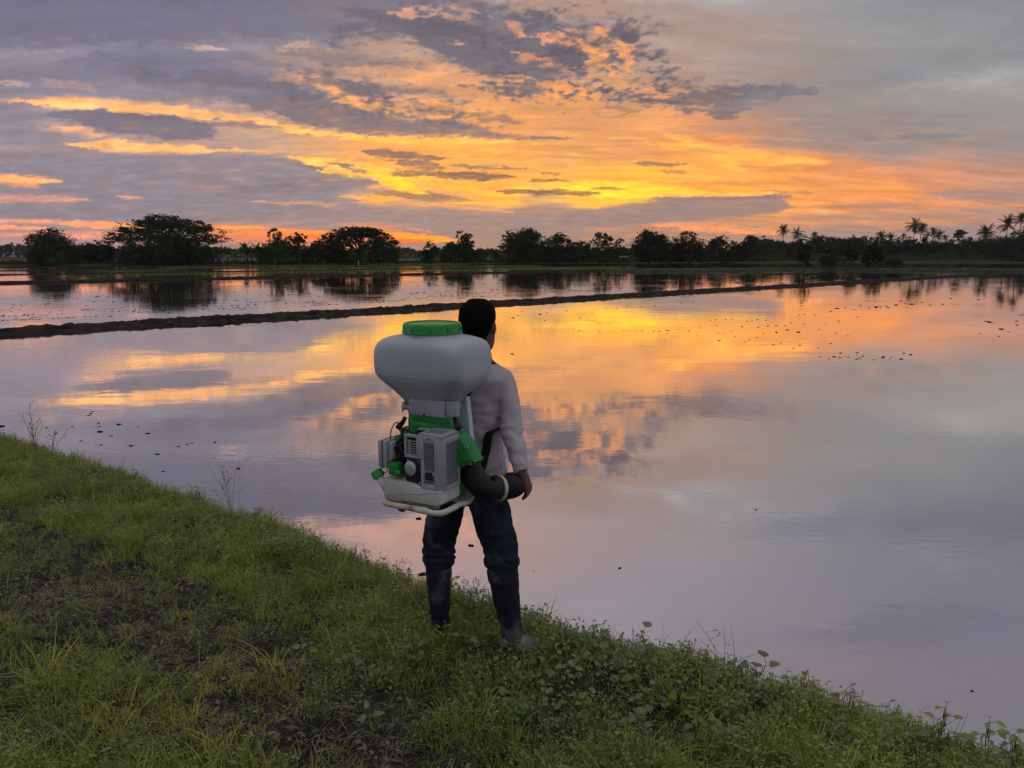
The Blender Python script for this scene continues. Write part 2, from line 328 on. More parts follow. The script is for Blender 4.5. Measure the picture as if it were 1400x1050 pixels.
class MB:
    """collects shapes into one mesh"""
    def __init__(self): self.v = []; self.f = []
    def add(self, v, f):
        n = len(self.v)
        self.v += [tuple(p) for p in v]
        self.f += [tuple(i+n for i in q) for q in f]
        return self
    def loft(self, rings, cap=True, closed=True):
        n = len(rings[0]); v = [p for r in rings for p in r]; f = []
        for i in range(len(rings)-1):
            for j in range(n if closed else n-1):
                k = (j+1) % n
                f.append((i*n+j, i*n+k, (i+1)*n+k, (i+1)*n+j))
        if cap:
            f.append(tuple(range(n-1, -1, -1)))
            f.append(tuple((len(rings)-1)*n+j for j in range(n)))
        return self.add(v, f)
    def tube(self, pts, radii, seg=10, cap=True, squash=None):
        pts = [Vector(p) for p in pts]
        if not hasattr(radii, '__len__'): radii = [radii]*len(pts)
        rings = []; up = None
        for i, p in enumerate(pts):
            t = (pts[min(i+1, len(pts)-1)]-pts[max(i-1, 0)]).normalized()
            if up is None:
                a = Vector((0, 0, 1)) if abs(t.z) < .9 else Vector((1, 0, 0))
                up = (a - t*a.dot(t)).normalized()
            else:
                up = (up - t*up.dot(t)).normalized()
            s = t.cross(up)
            q = squash or (1, 1)
            rings.append([p+up*(math.cos(2*math.pi*k/seg)*radii[i]*q[0])+s*(math.sin(2*math.pi*k/seg)*radii[i]*q[1]) for k in range(seg)])
        return self.loft(rings, cap)
    def box(self, x0, x1, y0, y1, z0, z1):
        return self.add([(x0,y0,z0),(x1,y0,z0),(x1,y1,z0),(x0,y1,z0),(x0,y0,z1),(x1,y0,z1),(x1,y1,z1),(x0,y1,z1)],
                        [(0,3,2,1),(4,5,6,7),(0,1,5,4),(1,2,6,5),(2,3,7,6),(3,0,4,7)])
    def ribbon(self, pts, sides, w, t=.004):
        """flat strap: pts along it, sides = width direction at each point"""
        rings = []
        for i, p in enumerate(pts):
            p = Vector(p); s = Vector(sides[i]).normalized()
            tt = (Vector(pts[min(i+1, len(pts)-1)])-Vector(pts[max(i-1, 0)])).normalized()
            n = tt.cross(s).normalized()
            rings.append([p+s*w/2+n*t/2, p-s*w/2+n*t/2, p-s*w/2-n*t/2, p+s*w/2-n*t/2])
        return self.loft(rings)
    def mesh(self, name, mat, smooth=False, bevel=0.0, sub=0):
        me = bpy.data.meshes.new(name)
        me.from_pydata([tuple(p) for p in self.v], [], self.f)
        bm = bmesh.new(); bm.from_mesh(me)
        bmesh.ops.recalc_face_normals(bm, faces=bm.faces)
        if bevel:
            ed = [e for e in bm.edges if len(e.link_faces) == 2 and e.calc_face_angle(0) > .5]
            bmesh.ops.bevel(bm, geom=ed, offset=bevel, segments=2, affect='EDGES', profile=.6)
        bm.to_mesh(me); bm.free()
        if mat: me.materials.append(mat)
        if smooth or bevel:
            for p in me.polygons: p.use_smooth = True
            if not smooth:
                me.set_sharp_from_angle(angle=math.radians(35))
        return me
def smooth_path(pts, n=6):
    """Catmull-Rom through the points"""
    pts = [Vector(p) for p in pts]; out = []
    q = [pts[0]*2-pts[1]]+pts+[pts[-1]*2-pts[-2]]
    for i in range(1, len(q)-2):
        for k in range(n):
            t = k/n
            out.append(0.5*((2*q[i])+(q[i+1]-q[i-1])*t+(2*q[i-1]-5*q[i]+4*q[i+1]-q[i+2])*t*t+(3*q[i]-q[i-1]-3*q[i+1]+q[i+2])*t**3))
    out.append(pts[-1])
    return out
def interp(vals, n=6):
    out = []
    for i in range(len(vals)-1):
        for k in range(n): out.append(vals[i]+(vals[i+1]-vals[i])*k/n)
    return out+[vals[-1]]

# ---- node material helper
def newmat(name):
    m = bpy.data.materials.new(name); m.use_nodes = True
    nt = m.node_tree
    return m, nt, nt.nodes["Principled BSDF"], nt.nodes["Material Output"]
def noise_node(nt, scale, detail=4, rough=.55, coord='Object', stretch=None):
    tc = nt.nodes.new("ShaderNodeTexCoord")
    n = nt.nodes.new("ShaderNodeTexNoise")
    n.inputs["Scale"].default_value = scale
    n.inputs["Detail"].default_value = detail
    n.inputs["Roughness"].default_value = rough
    src = tc.outputs[coord]
    if stretch:
        mp = nt.nodes.new("ShaderNodeMapping"); mp.inputs["Scale"].default_value = stretch
        nt.links.new(src, mp.inputs[0]); src = mp.outputs[0]
    nt.links.new(src, n.inputs["Vector"])
    return n
def ramp(nt, fac, stops):
    r = nt.nodes.new("ShaderNodeValToRGB")
    e = r.color_ramp.elements
    while len(e) < len(stops): e.new(.5)
    for i, (p, c) in enumerate(stops):
        e[i].position = p; e[i].color = (*c, 1)
    nt.links.new(fac, r.inputs[0])
    return r
def bump(nt, bs, height, strength=.3, dist=.01):
    b = nt.nodes.new("ShaderNodeBump")
    b.inputs["Strength"].default_value = strength
    b.inputs["Distance"].default_value = dist
    nt.links.new(height, b.inputs["Height"])
    nt.links.new(b.outputs[0], bs.inputs["Normal"])
    return b
def simple(name, c1, c2=None, scale=8, rough=.6, spec=.4, bmp=0.0, bscale=None, lo=.35, hi=.65, metal=0.0, stain=None, stain_scale=3, stain_at=(.55, .68)):
    m, nt, bs, out = newmat(name)
    bs.inputs["Roughness"].default_value = rough
    bs.inputs["Specular IOR Level"].default_value = spec
    bs.inputs["Metallic"].default_value = metal
    n = noise_node(nt, scale)
    col = ramp(nt, n.outputs["Fac"], [(lo, c1), (hi, c2 or c1)]).outputs[0]
    if stain:
        n2 = noise_node(nt, stain_scale, 6, .65)
        r2 = ramp(nt, n2.outputs["Fac"], [(stain_at[0], (0, 0, 0)), (stain_at[1], (1, 1, 1))])
        mx = nt.nodes.new("ShaderNodeMix"); mx.data_type = 'RGBA'
        nt.links.new(r2.outputs[0], mx.inputs[0]); nt.links.new(col, mx.inputs[6])
        mx.inputs[7].default_value = (*stain, 1)
        col = mx.outputs[2]
    nt.links.new(col, bs.inputs["Base Color"])
    if bmp:
        n3 = noise_node(nt, bscale or scale*4, 6, .6)
        bump(nt, bs, n3.outputs["Fac"], 1.0, bmp)
    return m
def leaf_mat(name, stops, trans=.35, rough=.55, pos_scale=None, spec=.08):
    """foliage: colour varies per instance / per place, some light passes through"""
    m, nt, bs, out = newmat(name)
    bs.inputs["Roughness"].default_value = rough
    bs.inputs["Specular IOR Level"].default_value = spec
    oi = nt.nodes.new("ShaderNodeObjectInfo")
    geo = nt.nodes.new("ShaderNodeNewGeometry")
    n = nt.nodes.new("ShaderNodeTexNoise"); n.inputs["Scale"].default_value = pos_scale or .8
    n.inputs["Detail"].default_value = 3
    nt.links.new(geo.outputs["Position"], n.inputs["Vector"])
    a = nt.nodes.new("ShaderNodeMath"); a.operation = 'MULTIPLY_ADD'
    nt.links.new(oi.outputs["Random"], a.inputs[0]); a.inputs[1].default_value = .45
    b = nt.nodes.new("ShaderNodeMath"); b.operation = 'MULTIPLY_ADD'
    nt.links.new(n.outputs["Fac"], b.inputs[0]); b.inputs[1].default_value = 1.1; b.inputs[2].default_value = -.27
    nt.links.new(b.outputs[0], a.inputs[2])
    r = ramp(nt, a.outputs[0], stops)
    nt.links.new(r.outputs[0], bs.inputs["Base Color"])
    tr = nt.nodes.new("ShaderNodeBsdfTranslucent")
    nt.links.new(r.outputs[0], tr.inputs[0])
    mx = nt.nodes.new("ShaderNodeMixShader"); mx.inputs[0].default_value = trans
    nt.links.new(bs.outputs[0], mx.inputs[1]); nt.links.new(tr.outputs[0], mx.inputs[2])
    nt.links.new(mx.outputs[0], out.inputs[0])
    return m

# ============ sky dome ==========================================================
def build_sky():
    R = 4200.0
    az = np.concatenate([np.linspace(-180, -39, 46, endpoint=False), np.linspace(-39, 39, 1080), np.linspace(39, 180, 47)[1:-1]])
    el = np.concatenate([np.linspace(-1.0, 18, 260), np.linspace(18, 36, 130)[1:], np.linspace(36, 88, 40)[1:]])
    A, E = np.meshgrid(np.radians(az), np.radians(el))
    dx, dy, dz = np.sin(A)*np.cos(E), np.cos(A)*np.cos(E), np.sin(E)
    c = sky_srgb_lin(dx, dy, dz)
    v = np.stack([dx, dy, dz], -1)*R
    nr, nc = A.shape
    i, j = np.meshgrid(np.arange(nr-1), np.arange(nc), indexing='ij')
    k = (j+1) % nc
    f = np.stack([i*nc+j, (i+1)*nc+j, (i+1)*nc+k, i*nc+k], -1).reshape(-1, 4)
    m, nt, bs, out = newmat("evening_sky")
    nt.nodes.remove(bs)
    at = nt.nodes.new("ShaderNodeAttribute"); at.attribute_name = "cloud"
    # the finest cloud grain
    n = noise_node(nt, 1.0, 4, .6, 'Object', (.012, .012, .03))
    mr = nt.nodes.new("ShaderNodeMapRange")
    mr.inputs[1].default_value = .3; mr.inputs[2].default_value = .7; mr.inputs[3].default_value = .97; mr.inputs[4].default_value = 1.03
    nt.links.new(n.outputs["Fac"], mr.inputs[0])
    em = nt.nodes.new("ShaderNodeEmission")
    nt.links.new(at.outputs["Color"], em.inputs[0]); nt.links.new(mr.outputs[0], em.inputs[1])
    # the cloud is not quite closed: the clear evening sky beyond it shows through faintly
    tr = nt.nodes.new("ShaderNodeBsdfTransparent")
    mx = nt.nodes.new("ShaderNodeMixShader"); mx.inputs[0].default_value = .96
    nt.links.new(tr.outputs[0], mx.inputs[1]); nt.links.new(em.outputs[0], mx.inputs[2])
    nt.links.new(mx.outputs[0], out.inputs[0])
    m.cycles.emission_sampling = 'NONE'
    me = mesh_np("sky", v.reshape(-1, 3), f, m, True)
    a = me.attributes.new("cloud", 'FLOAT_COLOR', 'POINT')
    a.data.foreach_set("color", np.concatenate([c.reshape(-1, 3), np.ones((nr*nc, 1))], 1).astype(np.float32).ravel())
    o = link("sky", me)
    tag(o, "evening sky with orange and mauve cloud", kind="structure")
build_sky()

# ============ water and ground ==================================================
def build_water():
    m, nt, bs, out = newmat("paddy_water")
    nt.nodes.remove(bs)
    tc = nt.nodes.new("ShaderNodeTexCoord")
    def nz(scale, stretch, detail=2):
        mp = nt.nodes.new("ShaderNodeMapping"); mp.inputs["Scale"].default_value = stretch
        mp.inputs["Rotation"].default_value = (0, 0, .35)
        nt.links.new(tc.outputs["Object"], mp.inputs[0])
        n = nt.nodes.new("ShaderNodeTexNoise"); n.inputs["Scale"].default_value = scale; n.inputs["Detail"].default_value = detail
        nt.links.new(mp.outputs[0], n.inputs["Vector"]); return n
    n1 = nz(5.5, (1, 1.8, 1), 2); n2 = nz(.55, (1, 1.6, 1), 2); n3 = nz(.13, (1, 1, 1), 3)
    # patches where a breath of wind roughens the surface
    pr = ramp(nt, n3.outputs["Fac"], [(.46, (.12, .12, .12)), (.68, (1, 1, 1))])
    mu = nt.nodes.new("ShaderNodeMath"); mu.operation = 'MULTIPLY'
    nt.links.new(n1.outputs["Fac"], mu.inputs[0]); nt.links.new(pr.outputs[0], mu.inputs[1])
    b1 = nt.nodes.new("ShaderNodeBump"); b1.inputs["Strength"].default_value = 1; b1.inputs["Distance"].default_value = .0022
    nt.links.new(mu.outputs[0], b1.inputs["Height"])
    b2 = nt.nodes.new("ShaderNodeBump"); b2.inputs["Strength"].default_value = 1; b2.inputs["Distance"].default_value = .003
    nt.links.new(n2.outputs["Fac"], b2.inputs["Height"]); nt.links.new(b1.outputs[0], b2.inputs["Normal"])
    fr = nt.nodes.new("ShaderNodeFresnel"); fr.inputs[0].default_value = 1.33
    mr = nt.nodes.new("ShaderNodeMapRange")
    mr.inputs[1].default_value = .02; mr.inputs[2].default_value = .45; mr.inputs[3].default_value = .58; mr.inputs[4].default_value = 1.0
    nt.links.new(fr.outputs[0], mr.inputs[0])
    di = nt.nodes.new("ShaderNodeBsdfDiffuse"); di.inputs[0].default_value = (.16, .135, .13, 1)
    gl = nt.nodes.new("ShaderNodeBsdfGlossy"); gl.inputs[0].default_value = (.94, .93, .93, 1); gl.inputs[1].default_value = .03
    nt.links.new(b2.outputs[0], gl.inputs["Normal"])
    mx = nt.nodes.new("ShaderNodeMixShader")
    nt.links.new(mr.outputs[0], mx.inputs[0]); nt.links.new(di.outputs[0], mx.inputs[1]); nt.links.new(gl.outputs[0], mx.inputs[2])
    nt.links.new(mx.outputs[0], out.inputs[0])
    me = mesh_np("water", [(-700, -60, 0), (700, -60, 0), (700, 640, 0), (-700, 640, 0)], [(0, 1, 2, 3)], m)
    tag(link("water", me), "muddy paddy water mirroring the sky", kind="structure")
build_water()

M_land = simple("field_soil", (.030, .034, .018), (.065, .070, .032), scale=.35, rough=.95, spec=.1, bmp=.05, bscale=6)
LAND_PX = [-2200, -300, 0, 400, 700, 850, 1040, 1400, 1900, 3600]
LAND_D = [190, 196, 199, 214, 246, 258, 300, 400, 430, 440]
def land_dist(x, y):
    px = CXP + 1072.0*x/max(y, 1e-3)
    return float(np.interp(px, LAND_PX, LAND_D))
def build_ground():
    az = np.radians(np.linspace(-180, 180, 361)[:-1])
    frac = np.array([0, .3, .6, .9, .985, 1.0, 1.015, 1.1, 1.3, 1.8, 2.6, 4, 7, 12, 16])
    v = []
    for a in az:
        s, c = math.sin(a), math.cos(a)
        D = land_dist(s, c)/max(c, .35) if c > .2 else 480.0
        for fr in frac:
            r = min(fr*D, 4100.0)
            z = -.5 if fr < .99 else (.0 if fr < 1.005 else .3)
            if fr > 1.2: z += .12*math.sin(a*37+fr*5)
            v.append((s*r, c*r, z))
    nc = len(frac); n = len(az); f = []
    for i in range(n):
        k = (i+1) % n
        for j in range(nc-1):
            f.append((i*nc+j, k*nc+j, k*nc+j+1, i*nc+j+1))
    tag(link("ground", mesh_np("ground", v, f, M_land, True)), "dark flat farmland behind the flooded paddies", kind="structure")
build_ground()

# ---- earth dikes
M_mud = simple("wet_mud", (.012, .008, .006), (.036, .025, .020), scale=2.2, rough=.9, spec=.08, bmp=.03, bscale=14)
def dike(p0, p1, prof, label, seed, step=.35, rough=1.0, mat=None):
    """prof: (across, height) with across positive toward the viewer"""
    p0, p1 = Vector(p0), Vector(p1)
    L = (p1-p0).length; d = (p1-p0).normalized(); nrm = Vector((d.y, -d.x, 0))
    n = int(L/step)
    t = np.linspace(0, L, n+1)
    wob = fbm(t*.12, t*0+seed, 3, seed)*.30*rough
    hob = fbm(t*.5, t*0+seed+5, 4, seed+3)*.10*rough
    v = np.zeros((n+1, len(prof), 3))
    for j, (ac, h) in enumerate(prof):
        jx = fbm(t*1.6, t*0+seed+j*3.1, 5, seed+9+j, .7)*.13*rough
        jz = fbm(t*2.6, t*0+seed+j*2.3, 5, seed+21+j, .8)*.075*rough
        acr = ac+wob+jx
        zz = h if h < 0 else h*(1+hob*2.2)+jz
        v[:, j, 0] = p0.x+d.x*t+nrm.x*acr
        v[:, j, 1] = p0.y+d.y*t+nrm.y*acr
        v[:, j, 2] = zz
    end = np.clip(np.minimum(t, L-t)/1.5, 0, 1)**.5
    v[:, :, 2] = -.3+(v[:, :, 2]+.3)*end[:, None]
    m = len(prof)
    i, j = np.meshgrid(np.arange(n), np.arange(m-1), indexing='ij')
    f = np.stack([i*m+j, (i+1)*m+j, (i+1)*m+j+1, i*m+j+1], -1).reshape(-1, 4)
    o = link("earth_dike", mesh_np("earth_dike", v.reshape(-1, 3), f, mat or M_mud, True))
    return tag(o, label, kind="structure")
c45 = Vector((1, 1, 0)).normalized()
A0 = G(0, 457.5, 0)
PROF_A = [(.62, -.3), (.55, .0), (.40, .03), (.22, .045), (.10, .09), (.0, .145), (-.14, .17), (-.30, .155), (-.44, .17), (-.58, .12), (-.74, .05), (-.95, -.3)]
dike(A0-c45*16+Vector((.0, 0, 0)), A0+c45*122, PROF_A, "long bare mud dike running diagonally across the water", 3, step=.12)
PROF_B = [(.8, -.3), (.6, .06), (.2, .17), (-.3, .19), (-.8, .12), (-1.1, -.3)]
def far_line(y_at_x0, px0, px1, h_prof, label, seed, **kw):
    """a dike parallel to the first, given by the frame height where it meets the left edge"""
    a = G(0, y_at_x0, 0)
    def at(px):
        k = (px-CXP)/1072.0                   # x = k*y on the line a + t*(1,1)
        t = (k*a.y-a.x)/(1-k)
        return Vector((a.x+t, a.y+t, 0))
    return dike(at(px0), at(px1), h_prof, label, seed, **kw)
far_line(387.6, -160, 860, PROF_B, "dark dike along the near edge of the seedling field", 11, step=.6)
PS = [(.7, -.3), (.5, .05), (.1, .12), (-.4, .12), (-.9, -.3)]
far_line(376.0, -160, 760, PS, "thin dark dike between two strips of seedlings", 17, step=.9)
far_line(370.6, -160, 640, PS, "thin dark dike behind the seedling strips", 23, step=1.1)
far_line(366.4, -160, 520, PS, "farthest thin dike before the trees on the left", 29, step=1.3)
PC = [(1.6, -.3), (1.3, .1), (.6, .3), (-.5, .42), (-2.0, .45), (-3.4, .3), (-4, -.3)]
M_bankfar = simple("weedy_dike", (.020, .018, .012), (.050, .055, .024), scale=.9, rough=.95, spec=.1, bmp=.06, bscale=7)
b0, b1, b2_ = G(835, 371.5, 0), G(1130, 369.5, 0), G(1480, 371.5, 0)
dike(b0, b1, PC, "weedy dark dike under the trees right of centre", 37, step=.8, mat=M_bankfar)
dike(b1, b2_, PC, "weedy dark dike meeting the long mud dike at the right edge", 41, step=.8, mat=M_bankfar)
dike(G(1000, 359.4, 0), G(1500, 359.0, 0), [(2, -.3), (1, .3), (-1, .35), (-3, -.3)], "low dike between the far right strips of water", 43, step=2, mat=M_bankfar)

# ---- the grassy bank in front
CREST = [G(x, y, .55) for x, y in ((-420,540),(-200,560),(0,588),(130,626),(250,666),(400,716),(560,781),(700,824),(800,848),(1000,896),(1200,958),(1400,1016),(1600,1080))]
CX_ = np.array([p.x for p in CREST]); CY_ = np.array([p.y for p in CREST])
o_ = np.argsort(CX_); CX_, CY_ = CX_[o_], CY_[o_]
def crest_y(x):
    x = np.asarray(x, float)
    y = np.interp(x, CX_, CY_)
    y = np.where(x < CX_[0], CY_[0]-(x-CX_[0])*.62, y)
    return np.where(x > CX_[-1], CY_[-1]-(x-CX_[-1])*.62, y)
def bank_h(x, y):
    x = np.asarray(x, float); y = np.asarray(y, float)
    s = (y-crest_y(x))*.82
    inl = np.clip(-s, 0, 5)
    z = .445+.078*inl-.0*inl
    z = z - .95*sstep(-.10, .95, s)
    z = z + .034*fbm(x*.9, y*.9, 4, 301)+.026*fbm(x*2.6, y*2.6, 3, 311)
    return z, s
M_soil = simple("bank_soil", (.014, .012, .010), (.046, .041, .035), scale=6, rough=.95, spec=.08, bmp=.05, bscale=26)
def bank_grid(x0, x1, y0, y1, step, smax):
    xs = np.arange(x0, x1, step); ys = np.arange(y0, y1, step)
    X, Y = np.meshgrid(xs, ys)
    Z, S = bank_h(X, Y)
    nr, nc = X.shape
    i, j = np.meshgrid(np.arange(nr-1), np.arange(nc-1), indexing='ij')
    f = np.stack([i*nc+j, i*nc+j+1, (i+1)*nc+j+1, (i+1)*nc+j], -1).reshape(-1, 4)
    keep = (S.ravel()[f] < smax).all(1)
    f = f[keep]
    used = np.unique(f); mp = np.full(nr*nc, -1); mp[used] = np.arange(len(used))
    v = np.stack([X, Y, Z], -1).reshape(-1, 3)[used]
    return v, mp[f], S.ravel()[used]
v_, f_, s_ = bank_grid(-16, 7.5, -4, 17, .10, 1.6)
tag(link("bank", mesh_np("bank", v_, f_, M_soil, True)), "grassy earth bank sloping down to the water", kind="structure")

# ============ trees =============================================================
def fol(name, a, b, c, tr=.25):
    return leaf_mat(name, [(.2, a), (.5, b), (.85, c)], tr, .6, .25)
M_leafd = fol("dark_foliage", (.011, .018, .007), (.018, .029, .010), (.028, .043, .014))
M_leafm = fol("mid_foliage", (.018, .029, .010), (.028, .043, .014), (.042, .060, .019))
M_leafo = fol("olive_foliage", (.022, .030, .011), (.034, .044, .015), (.050, .060, .020))
M_palm = fol("palm_fronds", (.022, .034, .012), (.036, .052, .018), (.050, .066, .022), .2)
M_bark = simple("bark", (.035, .026, .020), (.075, .058, .045), scale=3, rough=.95, spec=.1)
M_dry_palm = simple("dead_frond", (.06, .042, .025), (.10, .07, .04), scale=3, rough=.95, spec=.1)

def crown_mesh(name, lobes, card, density, seed, mat, flat=1.0, clump=.16, hollow=.5):
    """leaf cards in clumps spread through ellipsoid lobes (centre xyz, radii xyz)"""
    rs = np.random.RandomState(seed)
    V = []
    for (cx, cy_, cz, rx, ry, rz) in lobes:
        area = 4*math.pi*((rx*ry)**1.6/3+(rx*rz)**1.6/3+(ry*rz)**1.6/3)**(1/1.6)
        nl = max(30, int(area*density/(card*card)))
        ncl = max(8, int(nl/28))
        d = rs.normal(size=(ncl, 3)); d /= np.linalg.norm(d, axis=1, keepdims=True)
        rad = hollow+(1.06-hollow)*rs.rand(ncl)**.5
        cl = d*rad[:, None]*np.array([rx, ry, rz])+np.array([cx, cy_, cz])
        csz = (.5+1.0*rs.rand(ncl))*clump*(rx+rz)*.5
        idx = rs.randint(0, ncl, nl)
        p = cl[idx]+rs.normal(size=(nl, 3))*csz[idx][:, None]*np.array([1, 1, .7*flat])
        V.append(p)
    p = np.concatenate(V)
    p = p[p[:, 2] > .05]
    n = len(p)
    a = rs.normal(size=(n, 3)); a[:, 2] *= .6; a /= np.linalg.norm(a, axis=1, keepdims=True)
    b = np.cross(a, rs.normal(size=(n, 3))); b /= np.linalg.norm(b, axis=1, keepdims=True)
    s = card*(.55+.9*rs.rand(n))[:, None]
    w = .42+.3*rs.rand(n)[:, None]
    q = np.stack([p-a*s*.6, p-b*s*w*.5+a*s*.05, p+a*s*.6, p+b*s*w*.5+a*s*.05], 1)
    return mesh_np(name, q.reshape(-1, 3), np.arange(4*n).reshape(-1, 4), mat)
def trunk_mesh(name, h, r, tips, rs, seg=7, lean=0.0, fork=.35):
    """tapered trunk with one limb to each tip"""
    mb = MB()
    top = Vector((lean*h, 0, h*fork))
    mb.tube(smooth_path([(0, 0, -.4), (lean*h*.25, 0, h*fork*.5), top], 4), interp([r*1.35, r, r*.8], 4), seg)
    for t in tips:
        t = Vector(t)
        mid = top.lerp(t, .5)+Vector((rs.uniform(-.1, .1)*h*.3, rs.uniform(-.1, .1)*h*.3, .06*h))
        mb.tube(smooth_path([top-Vector((0, 0, r)), mid, t], 4), interp([r*.6, r*.35, r*.10], 4), 5)
    return mb.mesh(name, M_bark, True)
TREE_GROUP = "trees along the far side of the paddies"
tree_no = [0]
def tree(name, label, px, wpx, top, base, dist, style, mat=None, cat="tree", group=TREE_GROUP, gz=.3, cardk=1.0, dens=1.0):
    tree_no[0] += 1
    seed = 500+tree_no[0]*13
    rs = random.Random(seed)
    k = dist/1072.0
    w = wpx*k*(1.2 if px > 690 and dist > 240 else 1.03)
    zt = H-(top-350.0)*k
    h = zt-gz
    root = empty(name, ((px-CXP)*k, dist, gz), 0)
    tag(root, label, cat, group)
    lobes = []; tips = []
    r = w/2
    mat = mat or M_leafd
    if style == 'round':            # dense, low-skirted, several lobes of unequal height
        lobes.append((0, 0, h*.44, r*.84, r*.84, h*.44))
        for i in range(5):
            a = rs.uniform(0, 6.28); lobes.append((math.cos(a)*r*.72, math.sin(a)*r*.6, h*.24, r*.34, r*.34, h*.24))
        for i in range(8):
            a = rs.uniform(0, 2*math.pi); q = rs.uniform(.35, .72)
            lr = r*rs.uniform(.26, .42)
            lobes.append((math.cos(a)*r*q, math.sin(a)*r*q, h*rs.uniform(.28, .80)-lr*.2, lr, lr, lr*.85))
        lobes.append((rs.uniform(-.25, .25)*r, 0, h-r*.30, r*.40, r*.40, r*.30))
        tips = [(l[0]*.8, l[1]*.8, l[2]) for l in lobes[1:6]]
    elif style == 'tall':           # uneven open tree with separate clumps
        for i in range(9):
            a = rs.uniform(0, 2*math.pi); q = rs.uniform(.15, .74)
            lr = r*rs.uniform(.24, .40)
            zz = h*rs.uniform(.34, .86)
            q *= 1.1-.6*zz/h
            lobes.append((math.cos(a)*r*q*1.1, math.sin(a)*r*q, zz, lr, lr, lr*.8))
        lobes.append((rs.uniform(-.3, .3)*r, 0, h-r*.28, r*.36, r*.36, r*.28))
        lobes.append((0, 0, h*.40, r*.74, r*.74, h*.30))
        for i in range(3):
            a = rs.uniform(0, 6.28); lobes.append((math.cos(a)*r*.6, math.sin(a)*r*.5, h*.20, r*.40, r*.40, h*.20))
        tips = [(l[0], l[1], l[2]) for l in lobes[:8]]
    elif style == 'bush':
        lobes.append((0, 0, h*.40, r*.8, r*.8, h*.46))
        for i in range(5):
            a = rs.uniform(0, 2*math.pi); lr = r*rs.uniform(.3, .5)
            lobes.append((math.cos(a)*r*.6, math.sin(a)*r*.6, h*rs.uniform(.25, .7), lr, lr, min(lr, h*.3)))
        lobes.append((rs.uniform(-.3, .3)*r, 0, h*.8, r*.35, r*.35, h*.2))
        tips = [(l[0]*.7, l[1]*.7, l[2]*.9) for l in lobes[1:5]]
    elif style == 'umbrella':       # rain tree: wide domed roof of flat clumps, open underneath
        for i in range(34):
            u = (i+.5)/34; a = i*2.39996
            q = math.sqrt(u)*.98
            zz = h*(.93-.50*q**2.6)+rs.uniform(-.03, .03)*h
            lr = r*rs.uniform(.15, .25)
            lobes.append((math.cos(a)*r*q*.92, math.sin(a)*r*q*.8, zz-lr*.15, lr*1.25, lr*1.25, lr*.40))
        tips = [(l[0], l[1], l[2]-.02*h) for l in lobes[::2]]
    card = max(.26, .0019*dist)*cardk
    hol = .75 if style == 'umbrella' else .45
    dn = (1.05 if style == 'umbrella' else 2.3)*dens
    if style == 'tall': dn *= .9
    link("trunk", trunk_mesh("trunk", h, max(.10, h*.022+w*.008), tips, rs, lean=rs.uniform(-.03, .03), fork=.28 if style == 'umbrella' else .33), root)
    link("crown", crown_mesh("crown", lobes, card, dn, seed, mat, flat=.6 if style == 'umbrella' else 1, clump=.20 if style == 'umbrella' else .17, hollow=hol), root)
    return root

def palm_mesh(seed, n=20, L=4.4, droop=1.0):
    """one palm head: arching fronds with two rows of leaflets"""
    rs = random.Random(seed); V = []; F = []
    for i in range(n):
        a = i*2.39996+rs.uniform(-.2, .2)
        e = math.radians(rs.uniform(-38, 78) if i > 3 else rs.uniform(55, 85))
        ln = L*rs.uniform(.78, 1.08); pts = []
        p = Vector((0, 0, 0)); d = Vector((math.cos(a)*math.cos(e), math.sin(a)*math.cos(e), math.sin(e)))
        ns = 9
        for s in range(ns+1):
            pts.append(p.copy()); p = p+d*(ln/ns)
            d = (d+Vector((0, 0, -.19*droop*(s/ns+.35)))).normalized()
        for s in range(ns):
            t = (pts[s+1]-pts[s]).normalized()
            side = t.cross(Vector((0, 0, 1)))
            if side.length < .05: side = Vector((-math.sin(a), math.cos(a), 0))
            side.normalize()
            wl_ = L*.25*math.sin(math.pi*min(1, (s+.9)/(ns+.6)))**.6
            for g in (-1, 1):
                for sub in (0, .5):
                    q = pts[s].lerp(pts[s+1], sub)
                    tip = q+side*g*wl_*rs.uniform(.8, 1.1)+t*wl_*.55-Vector((0, 0, wl_*rs.uniform(.35, .75)))
                    b_ = q+t*(ln/ns*.42)
                    k = len(V); V += [q, b_, tip.lerp(b_, .25), tip]; F.append((k, k+1, k+2, k+3))
            k = len(V); up = Vector((0, 0, .05))
            V += [pts[s]+up, pts[s+1]+up, pts[s+1]-up, pts[s]-up]; F.append((k, k+1, k+2, k+3))
    return mesh_np("crown", [tuple(v) for v in V], F, M_palm)
palm_heads = [palm_mesh(s, 28+s % 4, 4.4, .9+.15*(s % 3)) for s in range(5)]
palm_small = [palm_mesh(40+s, 20, 4.0, .8+.2*s) for s in range(3)]
palm_no = [0]
